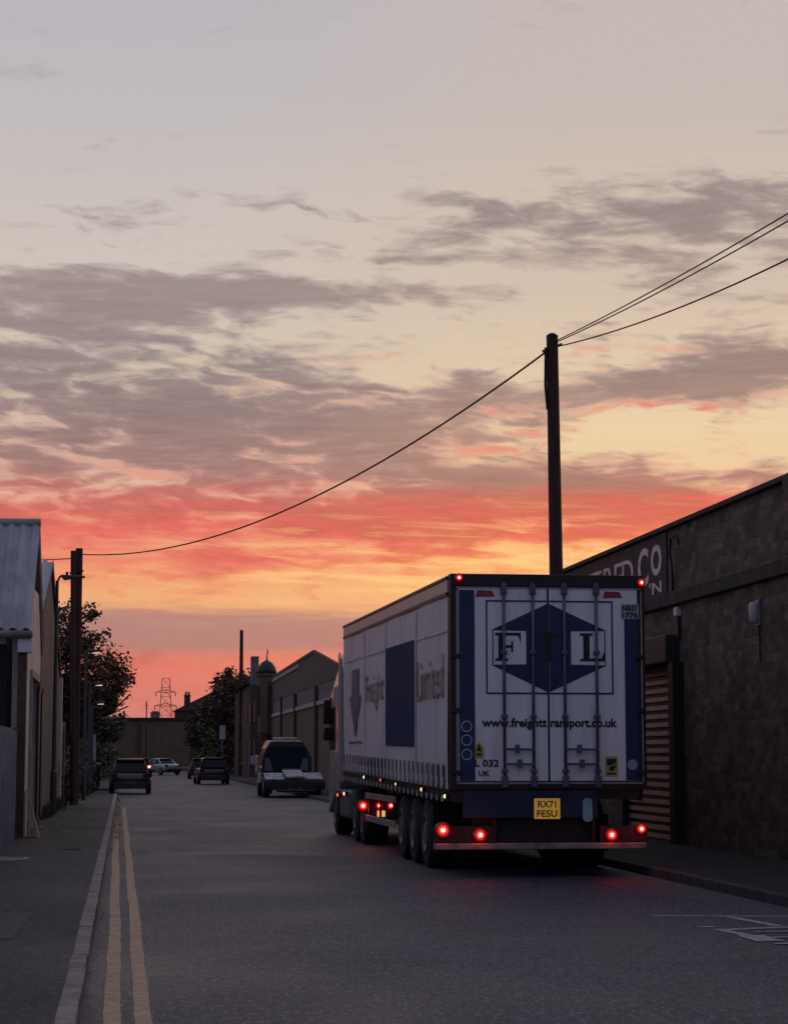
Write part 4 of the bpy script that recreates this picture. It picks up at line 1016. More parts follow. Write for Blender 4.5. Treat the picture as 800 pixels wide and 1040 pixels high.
# cab seen from behind with its big dark rear screen
cb = loft([[(-hw * .92, 2.6, .85), (hw * .92, 2.6, .85), (hw * .92, 2.6, 1.35), (hw * .80, 2.6, 1.9), (hw * .60, 2.6, 2.2), (-hw * .60, 2.6, 2.2), (-hw * .80, 2.6, 1.9), (-hw * .92, 2.6, 1.35)],
           [(-hw * .92, 4.3, .6), (hw * .92, 4.3, .6), (hw * .92, 4.3, 1.35), (hw * .82, 4.3, 1.95), (hw * .66, 4.3, 2.26), (-hw * .66, 4.3, 2.26), (-hw * .82, 4.3, 1.95), (-hw * .92, 4.3, 1.35)],
           [(-hw * .90, 5.6, .5), (hw * .90, 5.6, .5), (hw * .90, 5.6, 1.25), (hw * .80, 5.3, 1.6), (hw * .62, 4.9, 2.1), (-hw * .62, 4.9, 2.1), (-hw * .80, 5.3, 1.6), (-hw * .90, 5.6, 1.25)]])
cab = cb.build('cab', mat('dark_truck_paint', (.014, .014, .016), .4, coat=.15), rt, bevel=.03)
MB().prism([(-hw * .84, 1.0), (hw * .84, 1.0), (hw * .80, 1.55), (hw * .66, 1.98), (-hw * .66, 1.98), (-hw * .80, 1.55)], 2.55, 2.598, 'y').build('rear_window', mat('blue_black_glass', (.008, .014, .032), .25, var=0, spec=.25), cab)
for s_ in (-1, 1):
    MB().prism([(s_ * hw * .83, 1.02), (s_ * hw * .50, 1.02), (s_ * hw * .64, 1.55), (s_ * hw * .79, 1.55)], 2.53, 2.548, 'y').build('window_reflection', mat('grey_window_reflection', (.10, .11, .13), .6), cab)  # pale reflections in the window's lower corners, painted as grey panels
cab.scale.x = .87; cab.location.x = -.12
MB().box(-hw * .45, hw * .45, 3.2, 3.5, 2.27, 2.37).build('light_bar', mat('pale_light_bar', (.45, .40, .38), .3), cab, bevel=.03)
M_chassis0 = mat('black_frame_tube', (.02, .02, .022), .6)
wheels = [(-hw * .93, 1.4), (hw * .93 - .26, 1.4), (-hw * .93, 4.7), (hw * .93 - .26, 4.7)]
for x_, y_ in wheels:
    wl_ = MB().lathe([(0, 0), (.25, 0), (.38, .01), (.40, .05), (.40, .22), (.38, .26), (0, .26)], (x_, y_, .40), 'x', 24).build('wheel', M_tyre, rt)
    MB().lathe([(.0, -.012), (.18, -.012), (.2, 0)], (x_, y_, .40), 'x', 16).build('rim', M_rim, wl_)
MB().box(-hw * 1.0, -hw * .93, 2.0, 3.2, .55, .95).build('side_locker', M_wp, rt, bevel=.02)
MB().box(-hw * 1.06, -hw * .96, 3.6, 3.75, 1.0, 1.65).build('exhaust_stack', mat('chrome', (.6, .6, .62), .25, metal=.8), rt, bevel=.02)
MB().prism([(-hw * 1.0, 1.25), (-hw * 1.2, 1.28), (-hw * 1.2, 1.62), (-hw * 1.02, 1.6)], 4.9, 5.0, 'y').build('wing_mirror', M_wp, cab, bevel=.02)
MB().prism([(hw * 1.0, 1.25), (hw * 1.12, 1.28), (hw * 1.12, 1.62), (hw * 1.0, 1.6)], 4.9, 5.0, 'y').build('wing_mirror', M_dark, cab, bevel=.02)
for s_ in (-1, 1):
    MB().box(s_ * hw * .72, s_ * hw * .92, -.15, -.121, .42, .54).build('tail_light', M_redoff, rt)
    MB().box(s_ * hw * .93, s_ * hw * .66, .78, .80, .14, .50).build('mudflap', M_dark, rt)
    MB().tube([(s_ * hw * .80 - .12, 2.35, .85), (s_ * hw * .80 - .12, 2.35, 1.6), (s_ * hw * .58 - .12, 2.35, 2.02), (-.12, 2.35, 2.04)], .03, 6).build('headboard_frame', M_chassis0, rt)
MB().tube([(-.35, 2.1, 1.02), (.35, 2.1, 1.02)], .13, 12).box(-.5, .5, 1.95, 2.25, .84, .93).build('winch', M_dark, rt)
MB().tube([(-.3, -.1, .40), (-.1, -.75, .30), (.1, -.75, .30), (.3, -.1, .40)], .045, 8).tube([(-.75, -.8, .28), (.75, -.8, .28)], .05, 8).build('towing_yoke', M_dark, rt)

# ================================================================== ARTICULATED LORRY
YR = 27.4
LX0 = at_y(457.5, 700, YR)[0]; LX1 = at_y(655.5, 700, YR)[0]
def rX(px): return at_y(px, 700, YR)[0]
def rZ(py): return at_y(557, py, YR)[1]
TZ = rZ(583.5); DB = rZ(794.5); DT = rZ(596)
TL = 13.6; YF = YR + TL
print('lorry', LX0, LX1, TZ, DB)
lo = thing('articulated_lorry', 'white and blue curtain sided articulated lorry seen from behind with lit red tail lights', 'lorry', ((LX0 + LX1) / 2, YR, 0))
M_curt = mat('off_white_curtain', (.66, .59, .61), .55, var=.10, nscale=1.6, bump=.4, bscale=2.2, dirt=(.50, .43, .43), stretch=(1, 2.2, .35), spec=.35)
M_wdoor = mat('white_door_paint', (.80, .80, .86), .5, var=.06, nscale=1.4, dirt=(.40, .37, .39), bump=.12, bscale=3, stretch=(3.5, 1, .45))
M_blue = mat('deep_blue_paint', (.012, .027, .105), .5, var=.15, nscale=3, dirt=(.02, .03, .09))
M_navy = mat('navy_vinyl', (.012, .026, .095), .75, spec=.15, var=.15, nscale=2, bump=.3, bscale=2.2, stretch=(1, 2.2, .35))
M_frame = mat('dark_maroon_frame', (.016, .009, .011), .5, var=.3)
M_alu = mat('aluminium_rail', (.34, .30, .31), .4, metal=.5, var=.15)
M_rod = mat('lock_rod_steel', (.10, .11, .15), .45, metal=.4, var=.2)
M_ink = mat('black_lettering', (.010, .010, .016), .5, var=0)
M_inkb = mat('faded_brown_lettering', (.27, .18, .16), .6, var=.4, nscale=6)
M_chassis = mat('chassis_black', (.010, .010, .011), .7, var=.3)
# load box
PITCHED[:] = [True, YR]
MB().box(LX0 + .03, LX1 - .03, YR + .1, YF, DB - .12, TZ - .06).build('load_bed', M_frame, lo)
MB().box(LX0 + .005, LX1 - .005, YR + .02, YF, TZ - .058, TZ).build('roof', mat('grey_roof_sheet', (.30, .27, .27), .5), lo, bevel=.02)
# rear frame: posts, header, sill, bright edge strips
fr = MB(); fr.box(LX0, LX0 + .10, YR, YR + .16, DB - .1, DT).box(LX1 - .10, LX1, YR, YR + .16, DB - .1, DT).box(LX0, LX1, YR, YR + .16, DT, TZ - .001).box(LX0 + .1, LX1 - .1, YR, YR + .16, DB - .1, DB)
rfm = fr.build('rear_frame', M_frame, lo, bevel=.008)
MB().box(rX(463), rX(652), YR - .012, YR - .002, rZ(794.5), rZ(796.5)).box(rX(463), rX(464.3), YR - .012, YR - .002, rZ(796), rZ(600)).box(rX(651), rX(652.5), YR - .012, YR - .002, rZ(796), rZ(600)).box(rX(463), rX(652), YR - .012, YR - .002, rZ(596.8), rZ(598)).build('bright_edge_strip', M_alu, rfm)
# doors
XC = rX(557)
def door(x0, x1):
    d = MB().box(x0, x1, YR - .0, YR + .05, DB + .012, DT - .012).build('rear_door', M_wdoor, lo, bevel=.01)
    return d
dl = door(LX0 + .102, XC - .012); dr = door(XC + .012, LX1 - .102)
yb = YR - .004
def onD(d, name, m, boxes, y0=YR - .006, y1=YR - .001, bevel=0):
    mb = MB()
    for b in boxes: mb.box(rX(b[0]), rX(b[2]), y0, y1, rZ(b[3]), rZ(b[1]))
    return mb.build(name, m, d, bevel=bevel)
onD(dl, 'blue_stripe', M_blue, [(466.0, 600, 482, 793)])
onD(dr, 'blue_stripe', M_blue, [(634.5, 628, 648, 793)])
# lozenge logo with its square outline: one half on each door
def poly_on(d, name, m, polys, dep=YR - .001, th=.004):
    mb = MB()
    for p in polys: mb.prism([(rX(a), rZ(b)) for a, b in p], dep - th, dep, 'y')
    return mb.build(name, m, d)
poly_on(dl, 'arrow_logo', M_blue, [[(555.8, 613.5), (498.5, 640.5), (534.5, 641), (534.5, 675), (498.5, 675.5), (555.8, 703)]])
poly_on(dr, 'arrow_logo', M_blue, [[(558.2, 613.5), (616.5, 640.5), (580, 641), (580, 675), (616.5, 675.5), (558.2, 703)]])
onD(dl, 'logo_outline', M_blue, [(493.5, 610, 555.8, 611.6), (493.5, 703.5, 555.8, 705.2), (493.5, 611.6, 495, 703.5), (500, 641.2, 501, 675)], YR - .0068, YR - .0012)
onD(dr, 'logo_outline', M_blue, [(558.2, 610, 622.8, 611.6), (558.2, 703.5, 622.8, 705.2), (621.3, 611.6, 622.8, 703.5), (614, 641.2, 615, 675)], YR - .0068, YR - .0012)
GF = [[(0, 0), (.5, 0), (.5, .07), (.36, .1), (.36, .9), (.12, .9), (.12, .1), (0, .07)], [(0, .9), (1, .9), (1, 1), (0, 1)], [(.9, .9), (1, .62), (1, .9)], [(.36, .46), (.62, .46), (.62, .56), (.36, .56)], [(.62, .32), (.7, .32), (.7, .70), (.62, .70)]]
GT = [[(.2, 0), (.8, 0), (.8, .07), (.64, .1), (.64, .9), (.36, .9), (.36, .1), (.2, .07)], [(0, .9), (1, .9), (1, 1), (0, 1)], [(0, .9), (0, .65), (.1, .9)], [(.9, .9), (1, .65), (1, .9)]]
GL = [[(0, .93), (.14, .9), (.14, .1), (0, .07), (0, 0), (1, 0), (1, .1), (.40, .1), (.40, .9), (.52, .93), (.52, 1), (0, 1)], [(.88, .1), (1, .1), (1, .36)]]
def gl(d, polys, px0, px1, py0, py1, dep=YR - .0052):
    return MB().glyph(polys, (rX(px0), dep, rZ(py1)), (1, 0, 0), (0, 0, 1), rX(px1) - rX(px0), rZ(py0) - rZ(py1), .003).build('lettering', M_ink, d)
gl(dl, GF, 503, 529, 643, 671.5, YR - .002)
gl(dr, GL, 589, 614, 643, 671.5, YR - .002)
GTm = [[(max(0, x), y) for x, y in p] for p in GT]
MB().glyph(GT, (rX(546), YR - .0056, rZ(671.5)), (1, 0, 0), (0, 0, 1), rX(568) - rX(546), rZ(643) - rZ(671.5), .003).build('lettering', M_ink, dl)
# address across both doors
def ztext(d, s_, px0, px1, py0, py1, bold=.02, m=M_ink, dep=YR - .002):
    return MB().text(s_, (rX(px0), dep, rZ(py1)), (1, 0, 0), (0, 0, 1), rX(px1) - rX(px0), rZ(py0) - rZ(py1), .003, bold).build('lettering', m, d)
ztext(dl, 'www.freightt', 489, 555, 729.5, 741.5, .035)
ztext(dr, 'ransport.co.uk', 558.5, 626, 729.5, 741.5, .035)
ztext(dl, 'L 032', 481.5, 506, 771.5, 779, .03)
ztext(dl, 'UK', 485.5, 496.5, 783, 788.5, .03)
onD(dr, 'code_label', mat('grey_label', (.36, .37, .38), .5), [(631.5, 613, 649.5, 628)], YR - .009, YR - .007)
ztext(dr, 'NB37', 632.5, 648.5, 614, 620, .03, dep=YR - .0095)
ztext(dr, '1776', 632.5, 648.5, 621.5, 627, .03, dep=YR - .0095)
M_redst = mat('red_sticker', (.30, .03, .04), .4, var=.2)
for d, a, b in ((dl, 483, 503), (dr, 613, 633)):
    poly_on(d, 'red_sticker', M_redst, [[(a, 607), (a + 2, 600), (b - 3, 600.5), (b, 606.5)]])
# warning stickers
M_ysl = mat('yellow_sticker', (.50, .38, .06), .5, var=.2)
poly_on(dl, 'warning_sticker', M_ysl, [[(481.5, 770), (481.5, 759), (490.5, 759), (490.5, 770)], [(482, 759), (486, 753.5), (490, 759)]])
poly_on(dl, 'warning_mark', M_ink, [[(483, 763), (486, 755.5), (489, 763)], [(483, 765.5), (483, 767.5), (489, 767.5), (489, 765.5)]], dep=YR - .0052, th=.002)
poly_on(dr, 'warning_sticker', M_ysl, [[(613.5, 789), (613.5, 768.5), (626, 768.5), (626, 789)]])
poly_on(dr, 'warning_mark', M_ink, [[(615, 771), (624.5, 771), (624, 775), (618, 778), (615, 777)], [(618, 779), (625, 777), (622, 783), (617, 783)], [(615, 785), (624, 785), (624, 787), (615, 787)]], dep=YR - .0052, th=.002)
rg = MB()
for zc_ in (738, 752, 766.5):
    c = (rX(473.5), YR - .006, rZ(zc_)); r_ = .075
    rg.lathe([(r_ * .84, 0), (r_, 0), (r_, -.005), (r_ * .84, -.005), (r_ * .84, 0)], c, 'y', 24)
rg.build('white_ring_marking', mat('ring_white', (.45, .50, .62), .5), dl)
MB().lathe([(0, -.006), (.068, -.006), (.072, 0)], (rX(641), YR - .006, rZ(777)), 'y', 24).build('round_speed_label', mat('pale_blue_disc', (.34, .42, .55), .5), dr)
# lock rods with cams, brackets and handles
for d, pxs in ((dl, (511.5, 541)), (dr, (573, 605.5))):
    for p_ in pxs:
        x = rX(p_)
        rod = MB().tube([(x, YR - .035, rZ(799)), (x, YR - .035, rZ(592))], .0205, 10).build('lock_rod', M_rod, d, smooth=True)
        for pa_, pb_ in ((594, 604), (661, 665), (726, 730), (781, 785), (788, 800)):
            MB().box(x - .042, x + .042, YR - .064, YR - .004, rZ(pb_), rZ(pa_)).build('rod_bracket', M_rod, d, bevel=.008)
    xa, xb = rX(pxs[0]), rX(pxs[1])
    for k_, pz in enumerate((761, 776)):
        xm = xa + (xb - xa) * (.42 if k_ == 0 else .5)
        h = MB().tube([(xa, YR - .06, rZ(pz)), (xb - .0, YR - .06, rZ(pz) - .005)], .016, 8); h.box(xm - .03, xm + .03, YR - .085, YR - .045, rZ(pz) - .055, rZ(pz) + .06)
        h.build('door_handle', M_rod, d)
for pz in (667, 722, 785):
    for xx in (LX0 + .0, LX1 - .14): MB().box(xx, xx + .14, YR - .03, YR - .013, rZ(pz) - .03, rZ(pz) + .03).build('hinge', M_frame, rfm, bevel=.006)
MB().box(XC - .010, XC + .010, YR + .0, YR + .03, DB + .01, DT - .01).build('door_seal', M_ink, lo)
PITCHED[0] = False
# header lamps
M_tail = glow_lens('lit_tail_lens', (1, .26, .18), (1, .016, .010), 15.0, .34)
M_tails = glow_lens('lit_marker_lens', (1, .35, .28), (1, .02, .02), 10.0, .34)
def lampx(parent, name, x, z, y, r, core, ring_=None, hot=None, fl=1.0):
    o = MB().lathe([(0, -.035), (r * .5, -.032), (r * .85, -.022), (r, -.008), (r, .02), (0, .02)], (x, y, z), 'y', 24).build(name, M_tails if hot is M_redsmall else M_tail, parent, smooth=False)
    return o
def lamp_light(x, y, z, e):
    ld = bpy.data.lights.new('lamp_light', 'POINT'); ld.energy = e; ld.color = (1, .035, .03); ld.shadow_soft_size = .04
    lob = bpy.data.objects.new('lamp_light', ld); col.objects.link(lob); lob.location = (x, y, z)
def lampx_old(parent, name, x, z, y, r, core, ring_=M_redlit, hot=M_redhot, fl=1.0):
    o = MB().lathe([(0, -.03), (r * .8, -.028), (r, -.01), (r, .02), (0, .02)], (x, y, z), 'y', 20).build(name, ring_, parent, smooth=False)
    MB().lathe([(0, -.012), (core * .8, -.01), (core, 0), (0, .0)], (x, y - .03, z), 'y', 16).build('bulb', hot, o)
    return o
M_redsmall = mat('lit_marker_core', (1, .3, .2), .3, var=0, emit=(1, .22, .14), estr=9.0)
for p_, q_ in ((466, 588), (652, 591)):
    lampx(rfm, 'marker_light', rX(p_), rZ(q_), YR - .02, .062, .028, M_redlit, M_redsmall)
# under-run, sub-frame and lamps
MB().box(rX(470), rX(606), YR + .02, YR + .08, rZ(831), DB - .1).build('rear_valance', mat('blue_valance', (.010, .022, .06), .55, var=.3), lo, bevel=.01)
for a_, b_, c_ in ((606.5, 648, 812), (459, 469.5, 815)): MB().box(rX(a_), rX(b_), YR + .02, YR + .08, rZ(c_), DB - .1).build('rear_valance', M_chassis, lo)
MB().box(rX(482), rX(604), YR + .12, YR + .2, rZ(856), rZ(829)).build('spray_flap', M_chassis, lo)
bp = MB().box(rX(441), rX(655), YR + .02, YR + .14, rZ(863), rZ(856.5)).build('rear_bumper', mat('bare_steel_bar', (.26, .23, .22), .5, metal=.4, var=.35, nscale=6), lo, bevel=.012)
MB().box(rX(500), rX(503), YR + .03, YR + .3, rZ(860), rZ(826)).box(rX(600), rX(603), YR + .03, YR + .3, rZ(860), rZ(826)).build('bumper_bracket', M_chassis, bp)
for a_, b_ in ((441, 505), (608, 656)): MB().box(rX(a_), rX(b_), YR + .05, YR + .12, rZ(856), rZ(839)).build('lamp_board', M_chassis, lo, bevel=.01)
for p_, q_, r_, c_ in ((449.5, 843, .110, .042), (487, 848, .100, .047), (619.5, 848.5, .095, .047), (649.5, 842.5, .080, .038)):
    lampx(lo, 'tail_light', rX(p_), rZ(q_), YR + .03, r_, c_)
    lamp_light(rX(p_), YR - .10, rZ(q_), 1.0)
np_ = MB().box(rX(541.5), rX(567.5), YR - .005, YR + .015, rZ(832), rZ(811)).build('number_plate', mat('lit_yellow_plate', (.75, .45, .06), .5, var=.08, emit=(1, .52, .08), estr=.20), lo, bevel=.004)
for s_, a, b, p0, p1 in (('RX71', 545, 563.5, 813.5, 820.5), ('FESU', 544, 564.5, 823, 830)):
    MB().text(s_, (rX(a), YR - .006, rZ(b if False else p1)), (1, 0, 0), (0, 0, 1), rX(b) - rX(a), rZ(p0) - rZ(p1), .002, .02).build('lettering', M_ink, np_)
MB().box(rX(539), rX(570), YR - .04, YR - .0, rZ(810.5), rZ(808.5)).build('plate_lamp_housing', M_chassis, lo)
MB().prism([(rX(590.5), rZ(833)), (rX(590.5), rZ(814)), (rX(593), rZ(811)), (rX(598), rZ(811)), (rX(600), rZ(814)), (rX(600), rZ(833)), (rX(597), rZ(835)), (rX(593), rZ(835))], YR - .002, YR + .018, 'y').build('pale_blue_tag', mat('pale_cyan_tag', (.20, .42, .50), .5, var=.15), lo)
# chassis
PITCHED[0] = True
for a_ in (LX0 + .75, LX1 - .87): MB().box(a_, a_ + .12, YR + .2, YF - .3, .82, DB - .13).build('chassis_rail', M_chassis, lo)
cm = MB(); y = YR + .5
while y < YF - .5: cm.box(LX0 + .04, LX1 - .04, y, y + .08, DB - .24, DB - .125); y += .9
cm.build('cross_member', M_chassis, lo)
MB().box(LX0 + .02, LX0 + .05, YR + .16, YF, DB - .26, DB - .1).box(LX1 - .05, LX1 - .02, YR + .16, YF, DB - .26, DB - .1).build('side_rail', M_frame, lo)
PITCHED[0] = False
MB().box(LX1 - .9, LX1 - .3, YR + 6.2, YR + 8, .5, .95).build('pallet_box', M_chassis, lo, bevel=.02)
MB().tube([(LX0 + .95, YR + 11.0, .15), (LX0 + .95, YR + 11.0, 1.1)], .07, 8).box(LX0 + .8, LX0 + 1.1, YR + 10.85, YR + 11.15, .12, .18).build('landing_leg', M_chassis, lo)
def wheel(x, y, r=.50, wd=.34, out=-1, rim=M_rim, dual=False, parent=lo):
    c0 = x if out < 0 else x - wd
    wl_ = MB().lathe([(r * .56, 0), (r * .9, .0), (r * .97, .02), (r, .06), (r, wd - .06), (r * .97, wd - .02), (r * .9, wd), (r * .56, wd), (r * .56, 0)], (c0, y, r), 'x', 32).build('wheel', M_tyre, parent, smooth=False)
    s_ = -1 if out < 0 else 1; o_ = c0 if out < 0 else c0 + wd
    pr = [(r * .58, -.005), (r * .55, -.02), (r * .50, .03), (r * .34, .07), (r * .30, .02), (r * .16, -.02), (0, -.03)]
    MB().lathe([(a, -s_ * b) for a, b in pr], (o_, y, r), 'x', 24).build('rim', rim, wl_, smooth=True)
    nb = MB().lathe([(r * .20, -.02), (r * .32, -.01), (r * .32, .01), (r * .20, .02)], (o_, y, r), 'x', 20)
    for k in range(10):
        t = k * 2 * pi / 10; nb.tube([(o_ - s_ * .02, y + cos(t) * r * .26, r + sin(t) * r * .26), (o_ + s_ * .02, y + cos(t) * r * .26, r + sin(t) * r * .26)], .014, 6)
    nb.build('wheel_nuts', M_steel, wl_)
    return wl_
M_rimd = mat('dirty_rim', (.15, .14, .14), .5, metal=.4, var=.3, nscale=6)
AX = (YR + 2.7, YR + 4.0, YR + 5.3)
for y in AX:
    wheel(LX0 + .05, y, .5, .36, -1, M_rimd); wheel(LX1 - .05, y, .5, .36, 1, M_rimd)
    MB().tube([(LX0 + .4, y, .5), (LX1 - .4, y, .5)], .07, 8).build('axle', M_chassis, lo)
MB().box(LX0 + .06, LX0 + .42, AX[0] - .66, AX[0] - .64, .25, 1.0).build('mudflap', M_chassis, lo)
MB().box(LX1 - .42, LX1 - .06, AX[0] - .66, AX[0] - .64, .25, .78).build('mudflap', M_chassis, lo)
# mudguards over trailer wheels
mg = MB()
for y in AX:
    prev = None
    for k in range(9):
        t = pi * (k / 8); p = (y + cos(t) * .58, .5 + sin(t) * .56)
        if prev: mg.add([(LX0 + .06, prev[0], prev[1]), (LX0 + .42, prev[0], prev[1]), (LX0 + .42, p[0], p[1]), (LX0 + .06, p[0], p[1])], [(0, 1, 2, 3)])
        prev = p
mg.build('mudguard', mat('grey_mudguard', (.06, .06, .065), .5), lo, normals=False)
# side guards
sg = MB()
for z0_, z1_ in ((.86, .96), (.45, .56)): sg.box(LX0 + .03, LX0 + .06, AX[2] + .75, YR + 10.2, z0_, z1_)
sg.build('side_guard', M_alu, lo, bevel=.005)
sp = MB()
for yy in (AX[2] + 1.2, AX[2] + 3.0, AX[2] + 4.6): sp.box(LX0 + .065, LX0 + .10, yy, yy + .06, .45, DB - .2)
sp.build('guard_post', M_chassis, lo)
# curtain with panels, rail, lettering, straps
PITCHED[0] = True
RB = rZ(602); CB = 1.17
cu = MB(); n = 108; vs = []
rnd = random.Random(4)
for j, z in enumerate([CB, CB + .25, 1.8, 2.4, 3.0, RB - .02]):
    for i in range(n + 1):
        y = YR + .17 + (TL - .2) * i / n
        amp = [.012, .012, .008, .005, .004, .001][j]
        wv = sin(i * 2 * pi / 4.15) * amp + sin(y * 1.7 + j) * .006
        vs.append((LX0 - .012 + wv, y, z))
for j in range(5):
    for i in range(n): cu.f.append((j * (n + 1) + i, j * (n + 1) + i + 1, (j + 1) * (n + 1) + i + 1, (j + 1) * (n + 1) + i)); cu.mi.append(0)
cu.v = vs
ct = cu.build('side_curtain', M_curt, lo, smooth=True, normals=False)
MB().box(LX1 + .0, LX1 + .015, YR + .17, YF - .03, CB, RB).build('side_curtain', M_curt, lo)
tr_ = MB().box(LX0 - .02, LX0 + .03, YR + .17, YF, RB - .0, TZ - .07).build('top_rail', mat('grey_top_rail', (.42, .37, .37), .4, metal=.3, var=.1), lo, bevel=.01)
MB().box(LX0 - .035, LX0 + .03, YR + .17, YF, TZ - .068, TZ - .03).box(LX0 - .03, LX0 + .0, YR + .17, YF, RB - .045, RB - .003).build('rail_dark_line', M_frame, tr_)  # dark strips along the upper and lower edges of the rail
def cY(px): return at_x(px, 700, LX0 - .03)[0]
def cZ(px, py): return at_x(px, py, LX0 - .03)[1]
XS = LX0 - .030
box('blue_panel', M_navy, ct, (XS - .003, XS, cY(421), cY(391.5), cZ(405, 757) - .07, cZ(391.5, 659) - .08))
MB().box(XS - .002, XS + .0, YR + .3, YF - .2, cZ(455, 641), cZ(455, 638.5)).build('weld_seam', mat('pale_seam', (.62, .56, .56), .5), ct)
vsn = MB()
for px in (391, 421.8, 369.5): vsn.box(XS - .0045, XS - .0035, cY(px) - .05, cY(px) + .05, CB + .3, RB - .08)
vsn.build('vertical_seam', mat('pale_seam', (.62, .56, .56), .5), ct)
PITCHED[0] = False
la = MB()
ya0, ya1 = cY(366.5), cY(355.0)
ymid = (ya0 + ya1) / 2; ztip = cZ(361, 749); zw = cZ(361, 708)
la.prism([(ymid, ztip), (ya0, zw), (ya0 + .4, zw + .05), (ya0 + .4, 3.25), (ya1 - .4, 3.25), (ya1 - .4, zw + .05), (ya1, zw)], XS - .003, XS, 'x')
la.box(XS - .003, XS, ya0 - .1, ya1 + .1, cZ(361, 755), cZ(361, 753.3))
la.build('arrow_logo', mat('faded_blue_vinyl', (.05, .07, .18), .5, var=.2), ct)
def ctext(s_, px0, px1, z0_, z1_, m=M_inkb):
    y0_, y1_ = cY(px0), cY(px1)     # px0 left (far), reading towards the rear
    MB().text(s_, (XS - .001, y0_, z0_), (0, -1, 0), (0, 0, 1), y0_ - y1_, z1_ - z0_, .003, .0).build('lettering', m, ct)
ctext('Freight', 371, 389, 2.42, 3.05); ctext('Limited', 423, 449.5, 2.42, 3.02)
PITCHED[0] = True
M_strapd = mat('strap_webbing', (.035, .033, .038), .6, var=.2); M_buck = mat('steel_buckle', (.6, .58, .58), .45, metal=.2, var=.1)
for i in range(27):
    y = YR + .45 + i * .485
    s_ = MB().box(LX0 - .045, LX0 - .033, y - .045, y + .045, 1.0, 1.50)
    s_.cur = 1; s_.box(LX0 - .062, LX0 - .0455, y - .05, y + .05, 1.22, 1.33).box(LX0 - .06, LX0 - .0455, y - .03, y + .03, 1.0, 1.08)
    s_.build('buckle_strap', [M_strapd, M_buck], ct)
PITCHED[0] = False
# side marker lights
M_green = mat('pale_green_glow', (.6, 1, .6), .3, var=0, emit=(.45, 1, .35), estr=2.6)
M_amber = mat('amber_glow', (1, .6, .2), .3, var=0, emit=(1, .45, .15), estr=2.6)
M_redm = mat('red_glow', (1, .1, .1), .3, var=0, emit=(1, .08, .05), estr=2.6)
for px, pyy, m_ in ((451.5, 809, M_green), (427.8, 802, M_amber), (402, 796.5, M_amber), (386.5, 792.5, M_redm), (369.5, 789.5, M_green)):
    y, z = at_x(px, pyy, LX0 - .04)
    hb = MB().box(LX0 - .035, LX0 + .02, y - .07, y + .07, z - .035, z + .03).build('side_marker', M_chassis, lo)
    MB().lathe([(0, -.02), (.02, -.015), (.027, 0), (0, 0)], (LX0 - .036, y, z), 'x', 12).build('bulb', m_, hb)
# front bulkhead and reefer-less headboard
PITCHED[0] = True
MB().box(LX0, LX1, YF, YF + .06, DB - .1, TZ).build('headboard', M_frame, lo, bevel=.02)
PITCHED[0] = False
# tractor unit
TY = YR + 12.0          # drive axle
FY = TY + 3.7
M_cab = mat('white_cab_paint', (.36, .35, .37), .45, var=.06, coat=.4, dirt=(.4, .37, .37))
CX0, CX1 = LX0 + .02, LX1 - .02
MB().box(LX0 + .8, LX0 + .92, TY - 1.1, FY + .6, .62, .88).box(LX1 - .92, LX1 - .8, TY - 1.1, FY + .6, .62, .88).build('tractor_chassis', M_chassis, lo)
cabm = loft([[(CX0 + .02, FY - .75, 1.0), (CX1 - .02, FY - .75, 1.0), (CX1 - .02, FY - .75, 3.1), (CX1 - .18, FY - .75, 3.75), (CX0 + .18, FY - .75, 3.75), (CX0 + .02, FY - .75, 3.1)],
             [(CX0, FY + .2, .75), (CX1, FY + .2, .75), (CX1, FY + .2, 3.05), (CX1 - .2, FY + .2, 3.8), (CX0 + .2, FY + .2, 3.8), (CX0, FY + .2, 3.05)],
             [(CX0, FY + 1.1, .42), (CX1, FY + 1.1, .42), (CX1 - .02, FY + 1.0, 2.9), (CX1 - .3, FY + .8, 3.5), (CX0 + .3, FY + .8, 3.5), (CX0 + .02, FY + 1.0, 2.9)],
             [(CX0 + .12, FY + 1.4, .45), (CX1 - .12, FY + 1.4, .45), (CX1 - .12, FY + 1.35, 2.2), (CX1 - .4, FY + 1.05, 3.1), (CX0 + .4, FY + 1.05, 3.1), (CX0 + .12, FY + 1.35, 2.2)]])
cabo = cabm.build('cab', M_cab, lo, bevel=.04)
for x_ in (CX0 - .012, CX1 - .012): MB().prism([(FY - .1, 1.75), (FY + .95, 1.75), (FY + .85, 2.6), (FY - .1, 2.65)], x_, x_ + .024, 'x').build('side_window', M_glass, cabo)
MB().prism([(CX0 + .2, 1.8), (CX1 - .2, 1.8), (CX1 - .3, 2.7), (CX0 + .3, 2.7)], FY + 1.38, FY + 1.40, 'y').build('windscreen', M_glass, cabo)
# cab side fairing that fills the gap to the trailer
for a_ in (CX0, CX1 - .05): MB().prism([(FY - 1.35, 1.1), (FY - 1.15, 3.6), (FY - .76, 3.75), (FY - .76, 1.1)], a_, a_ + .05, 'x').build('side_fairing', M_cab, lo)
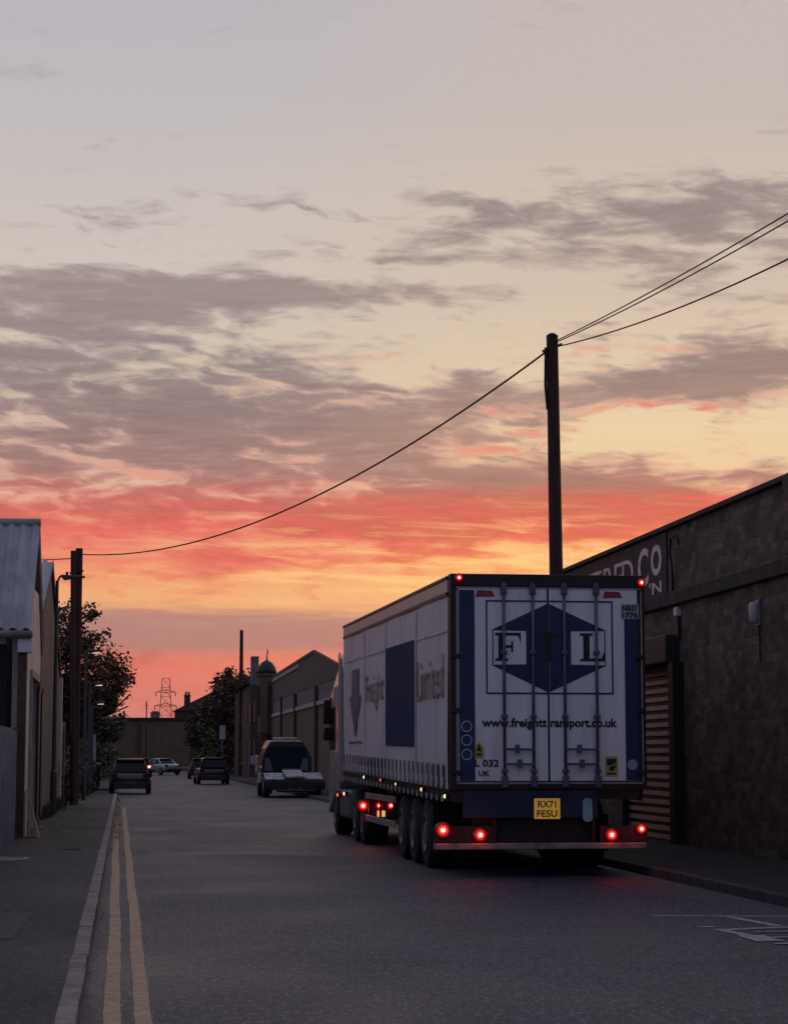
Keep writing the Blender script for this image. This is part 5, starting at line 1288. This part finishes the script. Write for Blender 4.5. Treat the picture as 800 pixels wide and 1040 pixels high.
# mirrors
mx_ = at_y(331, 720, FY + .9)[0]
mm = MB().tube([(CX0 + .0, FY + .85, 2.75), (mx_ + .1, FY + .95, 2.85)], .025, 6).tube([(CX0, FY + .85, 1.9), (mx_ + .1, FY + .95, 1.98)], .02, 6).build('mirror_arm', M_chassis, cabo)
for z0_, z1_ in ((2.3, 2.82), (1.95, 2.22)):
    MB().prism([(mx_ - .06, z0_), (mx_ + .2, z0_), (mx_ + .2, z1_), (mx_ - .04, z1_)], FY + .86, FY + 1.0, 'y').build('wing_mirror', M_chassis, cabo, bevel=.03)
mx2 = CX1 + (CX0 - mx_)
MB().prism([(mx2 - .2, 1.95), (mx2 + .05, 1.95), (mx2 + .05, 2.8), (mx2 - .2, 2.8)], FY + .86, FY + 1.0, 'y').build('wing_mirror', M_chassis, cabo, bevel=.03)
wheel(CX0 + .03, TY, .5, .6, -1, M_rimd); wheel(CX1 - .03, TY, .5, .6, 1, M_rimd)
wheel(CX0 + .03, TY - 1.2, .42, .34, -1, M_rimd); wheel(CX1 - .03, TY - 1.2, .42, .34, 1, M_rimd)
wheel(CX0 + .04, FY, .5, .34, -1, M_rimd); wheel(CX1 - .04, FY, .5, .34, 1, M_rimd)
MB().prism([(FY - .7, .9), (FY - .6, 1.02), (FY + .6, 1.02), (FY + .7, .6), (FY + .62, .6), (FY + .5, .95), (FY - .55, .95)], CX0 - .005, CX0 + .35, 'x').build('front_wheel_arch', M_cab, lo)
MB().box(CX0 + .03, CX0 + .6, TY + .9, FY - .8, .38, .95).build('fuel_tank', mat('fuel_tank_alloy', (.16, .16, .17), .5, metal=.5, var=.2), lo, bevel=.08)
TRr = TY - 1.85
MB().box(CX0 + .25, CX1 - .25, TRr, TRr + .08, rZ(0) * 0 + .38, .46).build('tractor_rear_bar', M_alu, lo, bevel=.01)
MB().box(CX0 + .1, CX1 - .1, TRr + .1, TRr + .16, .45, .80).build('tractor_light_board', M_chassis, lo)
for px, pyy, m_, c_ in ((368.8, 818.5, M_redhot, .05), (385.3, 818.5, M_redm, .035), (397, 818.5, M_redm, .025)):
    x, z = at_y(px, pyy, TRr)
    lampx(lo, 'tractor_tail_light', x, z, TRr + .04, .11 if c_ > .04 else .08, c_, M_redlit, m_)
lamp_light(at_y(368.8, 818.5, TRr)[0], TRr - .12, .66, 1.6)
x, z = at_y(387.2, 827, TRr)
MB().box(x - .07, x + .07, TRr + .0, TRr + .05, z - .05, z + .06).build('tractor_plate', mat('lit_orange_plate', (.9, .45, .1), .5, var=0, emit=(1, .42, .12), estr=.9), lo)
for px, pyy, m_ in ((343.6, 807.5, M_redm), (350.2, 806.3, M_amber)):
    y, z = at_x(px, pyy, CX0 - .02)
    hb = MB().box(CX0 - .03, CX0 + .03, y - .09, y + .09, z - .04, z + .04).build('side_marker', M_chassis, lo)
    MB().lathe([(0, -.025), (.025, -.02), (.035, 0), (0, 0)], (CX0 - .03, y, z), 'x', 12).build('bulb', m_, hb)
